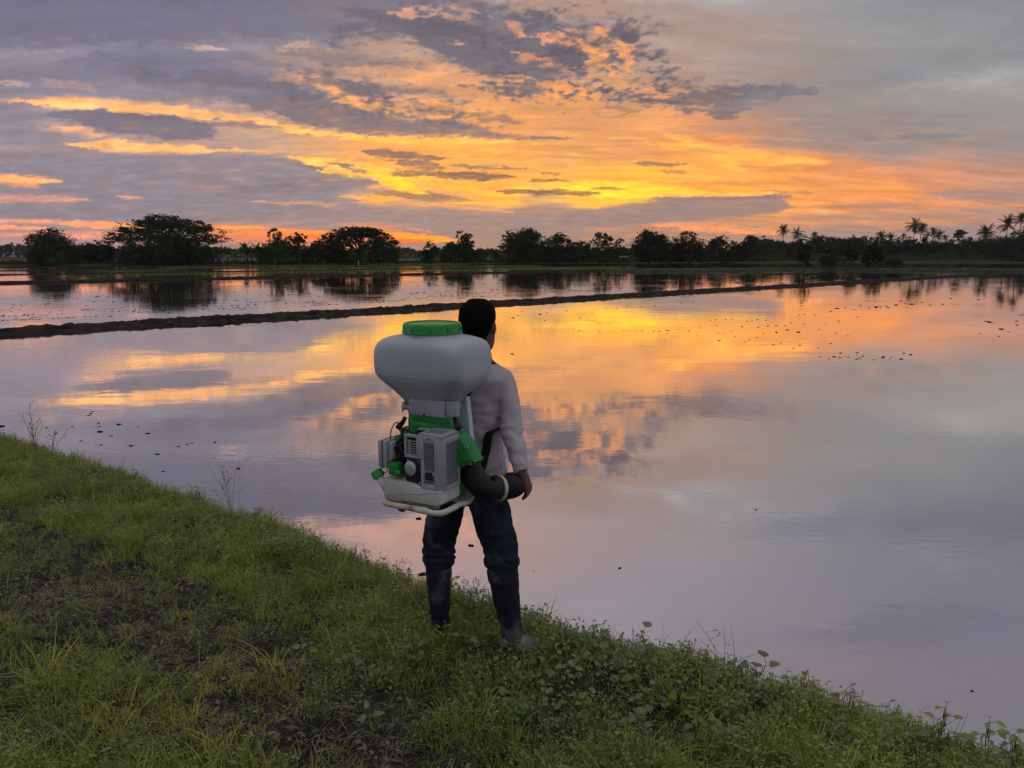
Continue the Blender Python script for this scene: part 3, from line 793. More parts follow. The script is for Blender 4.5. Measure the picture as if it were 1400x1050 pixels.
def palm(label, px, top, base, dist, spread_px, lean=0.0, small=False):
    palm_no[0] += 1
    rs = random.Random(900+palm_no[0])
    k = dist/1072.0
    zt = H-(top-350)*k
    sc = spread_px*k/7.9
    hz = zt-2.6*sc
    root = empty("coconut_palm", ((px-CXP)*k-lean*hz, dist, .3))
    tag(root, label, "palm", "coconut palms at the right of the treeline")
    hz -= .3
    mb = MB()
    mb.tube(smooth_path([(0, 0, -.3), (lean*hz*.25, 0, hz*.5), (lean*hz, 0, hz)], 5), interp([.30, .19, .15], 5), 7)
    link("trunk", mb.mesh("trunk", M_bark, True), root)
    heads = palm_small if small else palm_heads
    c = link("crown", heads[palm_no[0] % len(heads)], root, (lean*hz, 0, hz))
    c.rotation_euler = (0, 0, rs.uniform(0, 6.28)); c.scale = (sc, sc, sc)
    md = MB()
    for i in range(5):
        a = rs.uniform(0, 6.28)
        md.tube([(0, 0, -.1), (math.cos(a)*.5, math.sin(a)*.5, -.5), (math.cos(a)*.8, math.sin(a)*.8, -1.9*rs.uniform(.6, 1))], [.09, .16, .03], 4)
    d_ = link("dead_frond", md.mesh("dead_frond", M_dry_palm), root, (lean*hz, 0, hz)); d_.scale = (sc, sc, sc)
    return root
def banana(label, px, top, base, dist, n, spread):
    k = dist/1072.0
    zt = H-(top-350)*k; h = zt-.3
    root = empty("banana_clump", ((px-CXP)*k, dist, .3))
    tag(root, label, "banana plant", "banana clumps below the left trees")
    rs = random.Random(int(px)); w = spread*k/2
    for i in range(n):
        x, y = rs.uniform(-w, w)*.8, rs.uniform(-w, w)*.8
        hh = h*rs.uniform(.62, .95)
        st = MB().tube([(0, 0, -.2), (0, 0, hh*.6)], [.16, .09], 6)
        link("stem", st.mesh("stem", M_leafo, True), root, (x, y, 0))
        V = []; F = []
        for q in range(8):
            a = rs.uniform(0, 6.28); e = math.radians(rs.uniform(25, 80)); L = hh*rs.uniform(.5, .75)
            p = Vector((x, y, hh*.55)); d = Vector((math.cos(a)*math.cos(e), math.sin(a)*math.cos(e), math.sin(e)))
            sd = Vector((-math.sin(a), math.cos(a), 0)); prev = None
            for s in range(7):
                wv = .34*math.sin(math.pi*(s+.6)/7.2)*hh/4
                a0, b0_ = p+sd*wv, p-sd*wv
                if prev:
                    kk = len(V); V += [prev[0], prev[1], b0_, a0]; F.append((kk, kk+1, kk+2, kk+3))
                prev = (a0, b0_); p = p+d*L/6; d = (d+Vector((0, 0, -.24))).normalized()
        link("leaf", mesh_np("leaf", [tuple(v) for v in V], F, M_leafo), root)
    return root

D0 = 205
tree("broad_tree", "rounded dark tree at the far left end of the tree row", 76, 66, 314, 362, D0, 'round')
tree("broad_tree", "low green tree between the leftmost round tree and the big umbrella tree", 134, 46, 330, 361, D0+6, 'round', M_leafm)
tree("rain_tree", "huge umbrella-shaped rain tree with layered crown, widest tree on the left", 232, 142, 296, 361, D0+14, 'umbrella')
tree("broad_tree", "leafy low tree under the left edge of the huge umbrella tree", 184, 44, 331, 361, D0, 'round', M_leafm)
tree("broad_tree", "dense dark tree in the middle under the huge umbrella tree", 232, 74, 321, 362, D0+2, 'round')
tree("broad_tree", "dark low tree under the right side of the huge umbrella tree", 272, 46, 331, 361, D0+1, 'round')
banana("banana clump with pointed leaves just right of the huge umbrella tree", 309, 336, 361, D0+4, 5, 26)
banana("taller banana clump second to the right of the huge umbrella tree", 343, 331, 361, D0+2, 7, 30)
tree("open_tree", "open feathery tree with sky showing through, right of the banana clumps", 379, 54, 313, 360, D0+8, 'tall', M_leafm)
tree("broad_tree", "compact dark tree left of the domed tree at centre left", 411, 44, 319, 360, D0+6, 'tall')
tree("small_tree", "small bushy tree filling the gap left of the domed tree", 434, 24, 328, 360, D0+5, 'bush')
tree("rain_tree", "wide domed rain tree in front of the orange streak, with gaps under its crown", 491, 104, 310, 360, D0+14, 'umbrella', dens=1.25)
tree("broad_tree", "dark tree tucked under the left side of the domed rain tree", 462, 46, 324, 360, D0+6, 'round')
tree("broad_tree", "dark tree tucked under the right side of the domed rain tree", 524, 40, 325, 360, D0+6, 'round')
tree("bush", "low bush under the middle of the domed rain tree", 492, 34, 346, 360, D0+4, 'bush', M_leafm, "bush")
tree("bush", "bush at the right foot of the domed rain tree", 543, 20, 336, 360, D0+10, 'bush', M_leafm, "bush")
tree("small_tree", "small reddish-dark tree standing alone between the domed tree and the tall lobed tree", 589, 24, 330, 360, D0+18, 'round')
tree("broad_tree", "tall tree with a lobed head above and left of the man", 634, 36, 316, 360, D0+22, 'tall')
tree("broad_tree", "dark low tree at the left foot of the tall lobed tree", 622, 42, 331, 361, D0+18, 'round')
tree("bush", "bush at the right foot of the tall lobed tree", 655, 26, 340, 361, D0+24, 'bush', M_leafm, "bush")
tree("bush", "small bush in the gap above the man's head", 680, 20, 342, 359, 236, 'bush', M_leafm, "bush")
tree("broad_tree", "tall dark tree just right of the man's head, first of the long row", 717, 54, 312, 359, 244, 'round', dens=1.1)
tree("broad_tree", "rounded dark tree second in the row right of the man's head", 761, 38, 318, 359, 246, 'round')
tree("broad_tree", "low dark tree in the dip third in the row right of the man's head", 790, 36, 330, 359, 248, 'round')
tree("open_tree", "loose pale green tree fourth in the row right of the man's head", 819, 34, 318, 359, 250, 'tall', M_leafm)
tree("open_tree", "ragged low tree between the pale green tree and the tall dark pair", 846, 28, 325, 359, 250, 'tall', M_leafo)
tree("broad_tree", "left of the two tall dark trees right of centre", 888, 52, 316, 358, 250, 'round', dens=1.1)
tree("broad_tree", "right of the two tall dark trees right of centre", 942, 42, 316, 358, 252, 'round', dens=1.1)
tree("small_tree", "pale low tree in the gap between the two tall dark trees", 916, 24, 326, 358, 262, 'bush', M_leafo)
tree("small_tree", "low tree right after the two tall dark trees", 967, 24, 331, 358, 262, 'bush')
tree("broad_tree", "dark tree with a flat head before the first palms", 986, 32, 322, 358, 268, 'round')
tree("open_tree", "open tree with separate clumps next before the first palms", 1023, 38, 322, 357, 285, 'tall')
tree("small_tree", "low tree between the flat-headed tree and the open clumped tree", 1005, 26, 330, 357, 290, 'bush')
RD = 395
right_low = [(1045, 40, 331, "low dark canopy tree left of the first palm"), (1068, 34, 335, "low tree at the foot of the first palm"), (1092, 30, 333, "low tree at the foot of the second palm"),
 (1118, 38, 325, "taller rounded tree just right of the second palm"), (1140, 34, 331, "dark tree under the thin palm group"), (1163, 36, 329, "dark tree with a ragged head right of the thin palm group"),
 (1184, 30, 328, "rounded tree left of the middle palms"), (1206, 36, 334, "low tree at the foot of the middle palms"), (1230, 36, 333, "dark tree left of the double palm"),
 (1252, 40, 331, "dark tree at the foot of the double palm"), (1277, 34, 334, "low tree right of the double palm"), (1298, 30, 337, "low bushy tree beside the brown roof"),
 (1314, 28, 320, "pointed taller tree right of the brown roof"), (1336, 38, 333, "low tree left of the rightmost palms"), (1362, 40, 330, "dark tree at the foot of the rightmost palms"), (1392, 44, 326, "dark tree at the right edge below the palms"),
 (1430, 60, 322, "dark tree cut by the right edge of the view")]
for i, (px, w, t, lab) in enumerate(right_low):
    tree("broad_tree", lab, px, w*1.15, t-5.5, 355, RD+(i*37 % 23), 'round' if i % 3 else 'tall', M_leafd if i % 2 else M_leafm, group="low trees under the palms on the right")
palms = [(1069, 310, 20, 0.0, "lone palm with a round feathery head, leftmost of all palms"), (1088, 314, 20, .04, "palm with a drooping head, second from the left"), (1112, 318, 13, 0, "small palm just above the rounded tree"),
 (1135, 325, 15, -.03, "short palm, left of the thin group of three"), (1145, 329, 12, .03, "shortest palm, middle of the thin group of three"), (1153, 327, 13, 0, "short palm, right of the thin group of three"),
 (1170, 328, 13, .02, "low palm head above the ragged dark tree"), (1203, 318, 19, 0, "left palm of the middle pair"), (1216, 321, 18, .03, "right palm of the middle pair"), (1226, 325, 13, 0, "short palm left of the double palm"), (1233, 320, 12, -.02, "slim palm just left of the double palm"),
 (1247, 302, 24, 0, "tallest palm of the double palm, left head"), (1257, 307, 20, .04, "slightly lower right head of the double palm"), (1265, 319, 15, 0, "low palm right of the double palm"), (1273, 314, 16, .03, "palm with a tufted head two right of the double palm"),
 (1281, 317, 18, -.02, "broad-headed palm left of the brown roof"), (1290, 322, 14, 0, "short palm above the brown roof"), (1345, 310, 30, -.03, "broad drooping palm, left one of the rightmost group"), (1373, 299, 28, 0, "tall palm in the middle of the rightmost group"), (1391, 295, 22, .02, "tallest slender palm near the right edge"), (1401, 310, 24, .02, "palm at the very right edge of the view")]
for i, (px, t, sp, ln, lab) in enumerate(palms):
    palm(lab, px, t, 355, 400+(i*53 % 31), sp, ln, small=sp < 16)
# trees standing on the near weedy dike
tree("small_tree", "slender dark tree on the weedy dike, left of the three standing there", 1100, 22, 323, 363, 129, 'tall', gz=.7, group="small trees on the weedy dike")
tree("small_tree", "small low tree on the weedy dike, middle of the three standing there", 1163, 20, 336, 363, 129, 'bush', gz=.7, group="small trees on the weedy dike")
tree("small_tree", "bushy dark tree on the weedy dike, right of the three standing there", 1195, 26, 332, 363, 129, 'round', gz=.7, group="small trees on the weedy dike")
tree("bush", "low scrub on the weedy dike between its left and middle tree", 1134, 34, 349, 363, 130, 'bush', M_leafm, "bush", "scrub on the weedy dike", .7)
tree("bush", "low scrub on the weedy dike right of its right tree", 1222, 26, 353, 363, 130, 'bush', M_leafm, "bush", "scrub on the weedy dike", .7)

# far-off wood, hazy and low, that closes the gaps
def far_wood():
    rs = np.random.RandomState(77); n = 60000
    px = rs.uniform(-500, 1900, n); d = rs.uniform(620, 800, n)
    x = (px-CXP)/1072*d
    topz = 10.5+3.2*fbm(px*.02, px*0, 4, 401)+2.6*fbm(px*.11, px*0, 4, 405)-(.5-.5*np.cos(np.clip((px-60)/300, 0, 1)*math.pi))*2
    z = topz*rs.rand(n)**.65
    p = np.stack([x, d, z+.3], -1)
    a = rs.normal(size=(n, 3)); a /= np.linalg.norm(a, axis=1, keepdims=True)
    b = np.cross(a, rs.normal(size=(n, 3))); b /= np.linalg.norm(b, axis=1, keepdims=True)
    s = (1.3+1.5*rs.rand(n))[:, None]
    q = np.stack([p-a*s*.6, p-b*s*.35, p+a*s*.6, p+b*s*.35], 1)
    tag(link("far_wood", mesh_np("far_wood", q.reshape(-1, 3), np.arange(4*n).reshape(-1, 4), M_leafm)), "far-off low wood fading into the haze behind the tree row", "wood", kind="stuff")
far_wood()
# rank grass and scrub along the foot of the tree row
def scrub():
    rs = np.random.RandomState(78); n = 30000
    px = rs.uniform(-250, 1650, n)
    d0 = np.interp(px, LAND_PX, LAND_D)
    d = d0*(1.005+.10*rs.rand(n)**1.5)
    x = (px-CXP)/1072*d
    hh = np.clip(.7+1.1*fbm(px*.03, d*.2, 4, 411), .15, 2.6)*(.35+.65*rs.rand(n))*(d/230)*np.where(px > 690, 1.9, 1)
    base = np.stack([x, d, np.full(n, .2)], -1)
    ang = rs.rand(n)*6.28; w = .16*d/230
    sx = np.cos(ang)*w; sy = np.sin(ang)*w
    tipx = rs.normal(size=n)*.22; tipy = rs.normal(size=n)*.22
    q = np.stack([base+np.stack([sx, sy, 0*sx], -1), base-np.stack([sx, sy, 0*sx], -1),
                  base+np.stack([tipx-sx*.4, tipy-sy*.4, hh], -1), base+np.stack([tipx+sx*.4, tipy+sy*.4, hh*.96], -1)], 1)
    tag(link("scrub", mesh_np("scrub", q.reshape(-1, 3), np.arange(4*n).reshape(-1, 4), M_leafo)), "rank grass and low scrub along the foot of the tree row", "scrub", kind="stuff")
scrub()

# a house half hidden among the right-hand trees, a hut and two posts
M_roof = simple("brown_roof", (.05, .028, .02), (.08, .045, .032), scale=2, rough=.8)
M_wall = simple("grey_wall", (.05, .045, .04), (.08, .075, .07), scale=1.5, rough=.9)
M_dark = simple("dark_opening", (.015, .015, .016), rough=.9)
M_wood = simple("weathered_wood", (.10, .085, .07), (.18, .155, .13), scale=4, rough=.9)
M_white = simple("white_paint", (.30, .30, .29), (.38, .38, .37), scale=6, rough=.6)
def house(name, label, px, dist, w, dpt, wall_h, roof_h):
    k = dist/1072.0
    r = empty(name, ((px-CXP)*k, dist, .3)); tag(r, label, "house")
    link("wall", MB().box(-w/2, w/2, 0, dpt, -.3, wall_h).mesh("wall", M_wall), r)
    e = .6
    rf = MB().loft([[(-w/2-e, -e, wall_h), (-w/2-e, dpt/2, wall_h+roof_h), (-w/2-e, dpt+e, wall_h), (-w/2-e, dpt+e, wall_h-.15), (-w/2-e, dpt/2, wall_h+roof_h-.2), (-w/2-e, -e, wall_h-.15)],
                    [(w/2+e, -e, wall_h), (w/2+e, dpt/2, wall_h+roof_h), (w/2+e, dpt+e, wall_h), (w/2+e, dpt+e, wall_h-.15), (w/2+e, dpt/2, wall_h+roof_h-.2), (w/2+e, -e, wall_h-.15)]])
    link("roof", rf.mesh("roof", M_roof), r)
    wm = MB().box(-.6, .6, -.06, .02, wall_h*.35, wall_h*.75).mesh("window", M_dark)
    for x in (-w*.3, w*.3): link("window", wm, r, (x, 0, 0))
    link("door", MB().box(-.5, .5, -.05, .02, 0, wall_h*.8).mesh("door", M_wood), r)
house("house", "house with a brown roof half hidden among the trees left of the rightmost palms", 1294, 392, 8, 6, 3.0, 3.4)
def hut():
    k = 238/1072.0
    r = empty("field_hut", ((853-CXP)*k, 238, .3)); tag(r, "small dark open field hut at the foot of the trees right of centre", "hut")
    pm = MB().box(-.06, .06, -.06, .06, -.3, 1.7).mesh("post", M_bark)
    for x in (-1.1, 1.1):
        for y in (-.8, .8): link("post", pm, r, (x, y, 0))
    link("roof", MB().loft([[(-1.4, -1.1, 1.6), (-1.4, 0, 2.1), (-1.4, 1.1, 1.6)], [(1.4, -1.1, 1.6), (1.4, 0, 2.1), (1.4, 1.1, 1.6)]]).mesh("roof", M_wall), r)
    link("deck", MB().box(-1.2, 1.2, -.9, .9, .45, .55).mesh("deck", M_bark), r)
hut()
def post(label, px, top, base, dist, r, mat):
    k = dist/1072.0
    h = H-(top-350)*k-.3
    mb = MB().tube([(0, 0, -.4), (0, 0, h*.96), (0, 0, h)], [r, r*.9, r*.4], 8)
    tag(link("post", mb.mesh("post", mat, True), None, ((px-CXP)*k, dist, .3)), label, "post")
post("short white post at the water's edge below the domed rain tree", 490, 356.5, 362, 198, .09, M_white)
post("thin tall bare pole behind the banana clumps", 304, 326, 360, 222, .09, M_wood)

# ============ the man ===========================================================
TH = math.radians(28)                       # he faces away and a little to the right
R_ = Vector((math.cos(TH), -math.sin(TH), 0)); F_ = Vector((math.sin(TH), math.cos(TH), 0)); U_ = Vector((0, 0, 1))
MAN = Vector((-.205, 3.55, .50))
def L(r, f, z):                             # his own right / forward / up
    return MAN+R_*r+F_*f+U_*z
def ell(c, ax, ay, rx, ry, n=20, p=2.0):
    out = []
    for k in range(n):
        a = 2*math.pi*k/n; ca, sa = math.cos(a), math.sin(a)
        out.append(c+ax*(rx*math.copysign(abs(ca)**(2/p), ca))+ay*(ry*math.copysign(abs(sa)**(2/p), sa)))
    return out
def remesh(name, mb, voxel, smooth_it, mat, parent, root, rough_fn=None):
    """one continuous skin from overlapping closed shapes"""
    me0 = mb.mesh(name, None)
    o = bpy.data.objects.new(name, me0); COL.objects.link(o)
    md = o.modifiers.new("r", 'REMESH'); md.mode = 'VOXEL'; md.voxel_size = voxel; md.use_smooth_shade = True
    if smooth_it:
        sm = o.modifiers.new("s", 'SMOOTH'); sm.iterations = smooth_it; sm.factor = .5
    dg = bpy.context.evaluated_depsgraph_get()
    me = bpy.data.meshes.new_from_object(o.evaluated_get(dg))
    bpy.data.objects.remove(o); bpy.data.meshes.remove(me0)
    me.name = name
    n = len(me.vertices)
    co = np.empty(n*3, np.float32); me.vertices.foreach_get("co", co); co = co.reshape(-1, 3)
    if rough_fn is not None:
        no = np.empty(n*3, np.float32); me.vertices.foreach_get("normal", no); no = no.reshape(-1, 3)
        co = co+no*rough_fn(co)[:, None]
    co = co-np.array(root)
    me.vertices.foreach_set("co", co.astype(np.float32).ravel())
    me.materials.clear(); me.materials.append(mat)
    me.polygons.foreach_set("use_smooth", np.ones(len(me.polygons), bool))
    me.update()
    ob = link(name, me, parent)
    if parent is None: ob.location = root
    return ob
def limb(mb, pts, radii, n=6, seg=16, squash=None):
    mb.tube(smooth_path(pts, n), interp(radii, n), seg, True, squash)

M_skin = simple("skin", (.075, .034, .022), (.11, .050, .032), scale=14, rough=.6, spec=.3)
M_hair = simple("black_hair", (.003, .0027, .0024), (.007, .006, .005), scale=60, rough=.9, spec=.04, bmp=.004, bscale=160)
M_shirt = simple("shirt_cloth", (.31, .275, .29), (.39, .345, .36), scale=5, rough=.9, spec=.1, bmp=.0015, bscale=40, stain=(.03, .018, .016), stain_scale=13, stain_at=(.70, .715))
M_trou = simple("navy_trousers", (.010, .012, .021), (.028, .032, .048), scale=5, rough=.95, spec=.05, bmp=.004, bscale=40, stain=(.10, .10, .105), stain_scale=7, stain_at=(.55, .74))
M_boot = simple("muddy_rubber", (.010, .011, .018), (.024, .026, .038), scale=6, rough=.8, spec=.12, bmp=.003, bscale=40, stain=(.10, .10, .105), stain_scale=6, stain_at=(.52, .66))
M_shoe = simple("grey_mud_shoe", (.09, .085, .08), (.17, .16, .15), scale=12, rough=.9, bmp=.004, bscale=60)

# joints
r_sh = P(692, 520, 3.47); r_el = P(700, 594, 3.40); r_wr = P(713, 645, 3.30)
l_sh = L(-.19, .01, 1.30); l_el = L(-.27, .07, 1.04); l_wr = L(-.17, .27, .97)
r_hip = L(.085, 0, .80); r_kn = P(684, 757, 3.47); r_an = P(700, 868, 3.46)
l_hip = L(-.110, 0, .80); l_kn = P(599, 757, 3.60); l_an = P(602, 858, 3.60)
HEADF = math.radians(20)
hR = Vector((math.cos(HEADF), -math.sin(HEADF), 0)); hF = Vector((math.sin(HEADF), math.cos(HEADF), 0))
hc = P(654, 443, 3.56)                      # middle of the head
def torso_rings(grow=0.0, z0=.72, z1=1.40):
    S = [(.72, -.0, .0, .150, .115), (.84, .0, .0, .160, .118), (.97, .0, .0, .142, .105), (1.10, .01, .0, .150, .108), (1.22, .015, .0, .170, .112), (1.30, .02, .0, .178, .10), (1.345, .022, .005, .140, .078), (1.385, .03, .012, .080, .062), (1.42, .035, .02, .058, .058)]
    out = []
    for (z, r, f, a, b) in S:
        if z0-1e-6 <= z <= z1+1e-6:
            g = grow*(1+1.1*max(0, (1.0-z)/.16)) if grow else 0
            out.append(ell(L(r, f, z), R_, F_, a+g, b+g, 24, 2.3))
    return out
def head_parts(mb):
    S = [(-.125, .030, .045, .040), (-.115, .026, .055, .060), (-.09, .018, .064, .080), (-.05, .008, .070, .090), (-.01, .0, .074, .094), (.03, -.004, .076, .095), (.065, -.006, .070, .086), (.092, -.006, .052, .064), (.108, -.006, .022, .028)]
    mb.loft([ell(hc+U_*z+hF*f, hR, hF, a, b, 20, 2.2) for (z, f, a, b) in S])
    # neck
    mb.loft([ell(L(.03, .015, 1.36), R_, F_, .062, .060), ell(hc+U_*-.12+hF*-.012, hR, hF, .052, .055), ell(hc+U_*-.07+hF*-.015, hR, hF, .050, .058)])
    # nose, brow, lips, chin, ears
    mb.tube([hc+hF*.088+U_*.012, hc+hF*.108-U_*.030, hc+hF*.090-U_*.042], [.007, .013, .008], 8)
    mb.tube([hc+hF*.086+hR*-.045+U_*.022, hc+hF*.094+U_*.024, hc+hF*.086+hR*.045+U_*.022], [.008, .010, .008], 8)
    mb.tube([hc+hF*.090-hR*.022-U_*.066, hc+hF*.099-U_*.066, hc+hF*.090+hR*.022-U_*.066], [.005, .008, .005], 8)
    for s in (-1, 1):
        c = hc+hR*(.076*s)-hF*.004-U_*.016
        mb.loft([ell(c+hR*(s*-.008), hF, U_, .014, .026, 12), ell(c+hR*(s*.006)-hF*.006, hF, U_, .018, .031, 12), ell(c+hR*(s*.013)-hF*.010, hF, U_, .016, .028, 12)])
def hand(mb, wr, dirv, palm_n, across, curl, s=1.0):
    """palm, four unequal bent fingers and a thumb from the side of the palm; across points from little finger to index"""
    dirv = dirv.normalized(); across = across.normalized(); palm_n = palm_n.normalized()
    rings = []
    for t, w, th in ((-.01, .024, .018), (.02, .032, .017), (.05, .040, .015), (.085, .041, .012), (.095, .036, .009)):
        rings.append(ell(wr+dirv*t*s, across, palm_n, w*s, th*s, 14, 2.6))
    mb.loft(rings)
    for i, (off, ln) in enumerate(((-.031, .056), (-.011, .072), (.010, .078), (.031, .070))):
        p = wr+dirv*(.085*s)+across*(off*s); d = dirv.copy(); pts = [p-dirv*.02*s, p]
        for k, fr in enumerate((.45, .32, .25)):
            rot = Matrix.Rotation(curl[k], 3, palm_n.cross(d).normalized()*1.0)
            d = (d*math.cos(curl[k])+palm_n*math.sin(curl[k])).normalized()
            n2 = palm_n-d*palm_n.dot(d)
            palm_n2 = n2.normalized() if n2.length > .2 else palm_n
            p = p+d*ln*fr*s; pts.append(p)
            palm_n_k = palm_n2
        mb.tube(pts, [.0095*s, .0095*s, .009*s, .008*s, .0065*s], 8)
    p = wr+dirv*.025*s+across*.030*s
    d = (dirv*.6+across*.65+palm_n*.35).normalized()
    pts = [p-d*.015*s, p+d*.028*s]; d2 = (dirv*.85+across*.1+palm_n*.6).normalized()
    pts += [pts[-1]+d2*.028*s, pts[-1]+d2*.052*s]
    mb.tube(pts, [.013*s, .012*s, .010*s, .0075*s], 8)
def foot_pts(an, d):
    return [an-d*.05-U_*.02, an+d*.03-U_*.045, an+d*.095-U_*.062, an+d*.14-U_*.070]

body = MB()
body.loft(torso_rings())
head_parts(body)
limb(body, [r_sh-R_*.06-U_*.03, r_sh-R_*.012-U_*.022, r_el, r_wr], [.046, .042, .038, .027])
limb(body, [l_sh+R_*.06-U_*.03, l_sh+R_*.012-U_*.022, l_el, l_wr], [.046, .042, .038, .027])
limb(body, [r_hip+U_*.05, r_hip, r_kn, r_an], [.082, .080, .055, .036])
limb(body, [l_hip+U_*.05, l_hip, l_kn, l_an], [.082, .080, .055, .036])
toe_r = (R_*.75+F_*.55).normalized(); toe_l = (F_*.9+R_*.35).normalized()
for an, d in ((r_an, toe_r), (l_an, toe_l)):
    body.tube(smooth_path(foot_pts(an, d), 4), interp([.036, .042, .038, .022], 4), 12)
# right hand laid over the hose end, left one held forward
hd = P(721, 664, 3.33)-r_wr
hand(body, r_wr+hd.normalized()*.012, hd, Vector((-.80, .30, -.50)), Vector((.35, .92, .1)), (.45, .75, .6))
hand(body, l_wr, F_*.8+R_*.5-U_*.2, R_*.6-U_*.7, U_*.6+R_*.2+F_*.1, (.5, .7, .5))
man = remesh("person", body, .0065, 2, M_skin, None, MAN)
tag(man, "man seen from behind on the bank in pale shirt and dark trousers, carrying a sprayer", "person")

def wrinkle(scale, amp, seed):
    def fn(co):
        return (fbm(co[:, 0]*scale+co[:, 1]*scale*.7, co[:, 2]*scale*1.7, 4, seed, .55)*amp).astype(np.float32)
    return fn
# hair: a short cap over skull and nape
hair = MB()
S = [(-.075, -.058, .050, .034), (-.05, -.040, .062, .052), (-.015, -.026, .076, .074), (.025, -.014, .083, .090), (.065, -.010, .079, .093), (.095, -.008, .062, .074), (.116, -.008, .034, .042)]
hair.loft([ell(hc+U_*z+hF*f, hR, hF, a, b, 22, 2.3) for (z, f, a, b) in S])
remesh("hair", hair, .006, 2, M_hair, man, MAN, wrinkle(60, .003, 7))
# shirt
sh = MB()
sh.loft(torso_rings(.016, .84, 1.345)+[ell(L(.028, .006, 1.372), R_, F_, .098, .076, 24)])
limb(sh, [r_sh-R_*.09-U_*.015, r_sh-R_*.02, r_sh.lerp(r_el, .5)+R_*.005, r_el, r_el.lerp(r_wr, .55), r_wr], [.060, .057, .048, .051, .043, .031])
limb(sh, [l_sh+R_*.09-U_*.015, l_sh+R_*.02, l_sh.lerp(l_el, .5), l_el, l_el.lerp(l_wr, .55), l_wr], [.070, .068, .058, .056, .048, .034])
def shirt_fold(co):
    z = co[:, 2]
    a = fbm(co[:, 0]*7+co[:, 1]*5+z*3, z*7, 3, 31, .45)*.006
    a = a+fbm(co[:, 0]*16+z*9, z*26-co[:, 0]*8, 3, 35, .5)*.0016
    b = np.sin(z*95+6*fbm(co[:, 0]*6, z*6, 3, 33))*.0035*np.exp(-((z-1.50)/.16)**2)
    return (a+b).astype(np.float32)
shirt = remesh("shirt", sh, .007, 3, M_shirt, man, MAN, shirt_fold)
col = MB()
col.loft([ell(L(.030, .012, 1.352), R_, F_, .094, .080, 24), ell(L(.034, .016, 1.385), R_, F_, .076, .074, 24), ell(L(.036, .018, 1.412), R_, F_, .068, .070, 24)], cap=False)
cme = col.mesh("collar", M_shirt, True)
for v in cme.vertices: v.co = v.co-MAN
link("collar", cme, man)
# trousers, bunched where they are tucked in below the knee
tr = MB()
tr.loft([ell(L(.0, .0, .70), R_, F_, .150, .118, 24, 2.4), ell(L(.0, .0, .79), R_, F_, .172, .128, 24, 2.4), ell(L(.0, .0, .90), R_, F_, .148, .108, 24, 2.4)])
def leg_cloth(hip, kn, an, k):
    top = kn.lerp(an, .16)
    limb(tr, [hip+U_*.02, hip-U_*.06, hip.lerp(kn, .55), kn+U_*.02, kn.lerp(an, .10), top], [.098*k, .100*k, .091*k, .083*k, .084*k, .066*k], 6, 20)
leg_cloth(r_hip+R_*.01, r_kn, r_an, 1.0); leg_cloth(l_hip, l_kn, l_an, .95)
def trou_fold(co):
    z = co[:, 2]; zk = .92
    a = fbm(co[:, 0]*8+co[:, 1]*5, z*9, 4, 41, .5)*.012
    b = np.sin(z*150+5*fbm(co[:, 0]*7, co[:, 1]*7+z*4, 3, 43))*.006*np.exp(-((z-zk)/.06)**2)
    return (a+b).astype(np.float32)
remesh("trousers", tr, .0075, 3, M_trou, man, MAN, trou_fold)
# boots: loose muddy rubber legs, the right one ends in a mud-grey foot
for nm, kn, an, td, k in (("boot", r_kn, r_an, toe_r, 1.0), ("boot", l_kn, l_an, toe_l, .88)):
    b = MB()
    t0 = kn.lerp(an, .12)
    limb(b, [t0, kn.lerp(an, .20), kn.lerp(an, .5), kn.lerp(an, .8), an, an-U_*.045], [.069*k, .075*k, .066*k, .054*k, .050*k, .052*k], 6, 18)
    bo = remesh(nm, b, .007, 2, M_boot, man, MAN, wrinkle(11, .005, 51))
    s = MB(); s.tube(smooth_path(foot_pts(an, td), 4), interp([.044, .048, .046, .032], 4), 14, True, (.9, 1))
    remesh("shoe", s, .006, 2, M_shoe if k == 1.0 else M_boot, man, MAN, wrinkle(30, .005, 53))

# ============ the sprayer on his back ===========================================
SPR = Vector((-.335, 3.25, 1.27))
S_ax = (R_, -F_, U_)                        # machine axes: right, back (toward the viewer), up
spr = empty("backpack_sprayer", SPR, -TH)   # its local x is right, local -y is back
tag(spr, "motorised backpack sprayer with white tank, green lid and black hose on the man's back", "sprayer")
def m_to(r, b, z): return Vector((r, -b, z))
def ML(px, py, b):
    """where the sight line through a frame point meets the machine's plane at depth b (behind its centre)"""
    d = ray(px, py); o = Vector((0, 0, H))
    n = -F_
    t = ((SPR+n*b)-o).dot(n)/d.dot(n)
    q = o+d*t-SPR
    return q.dot(R_), q.z
def W2M(p):
    q = Vector(p)-SPR
    return Vector((q.dot(R_), q.dot(F_), q.z))
M_tank = simple("milky_plastic", (.27, .285, .31), (.325, .34, .365), scale=3, rough=.45, spec=.4, stain=(.15, .14, .12), stain_scale=7, stain_at=(.58, .80))
M_tank2 = simple("yellowed_plastic", (.33, .335, .31), (.42, .42, .385), scale=5, rough=.5, spec=.4, stain=(.16, .13, .08), stain_scale=9, stain_at=(.58, .75))
M_green = simple("green_plastic", (.010, .16, .028), (.016, .21, .040), scale=5, rough=.45, spec=.4, stain=(.02, .06, .02), stain_scale=9, stain_at=(.62, .8))
M_lid = simple("bright_green_plastic", (.012, .20, .028), (.018, .25, .040), scale=5, rough=.4, spec=.45)
M_cover = simple("grey_plastic", (.22, .225, .245), (.29, .295, .32), scale=6, rough=.5, spec=.4, stain=(.12, .11, .10), stain_scale=14, stain_at=(.60, .8))
M_black = simple("black_rubber", (.005, .005, .006), (.012, .012, .015), scale=8, rough=.5, spec=.25, bmp=.001, bscale=80)
M_blackm = simple("black_engine", (.003, .003, .0035), (.013, .013, .014), scale=20, rough=.5, spec=.4)
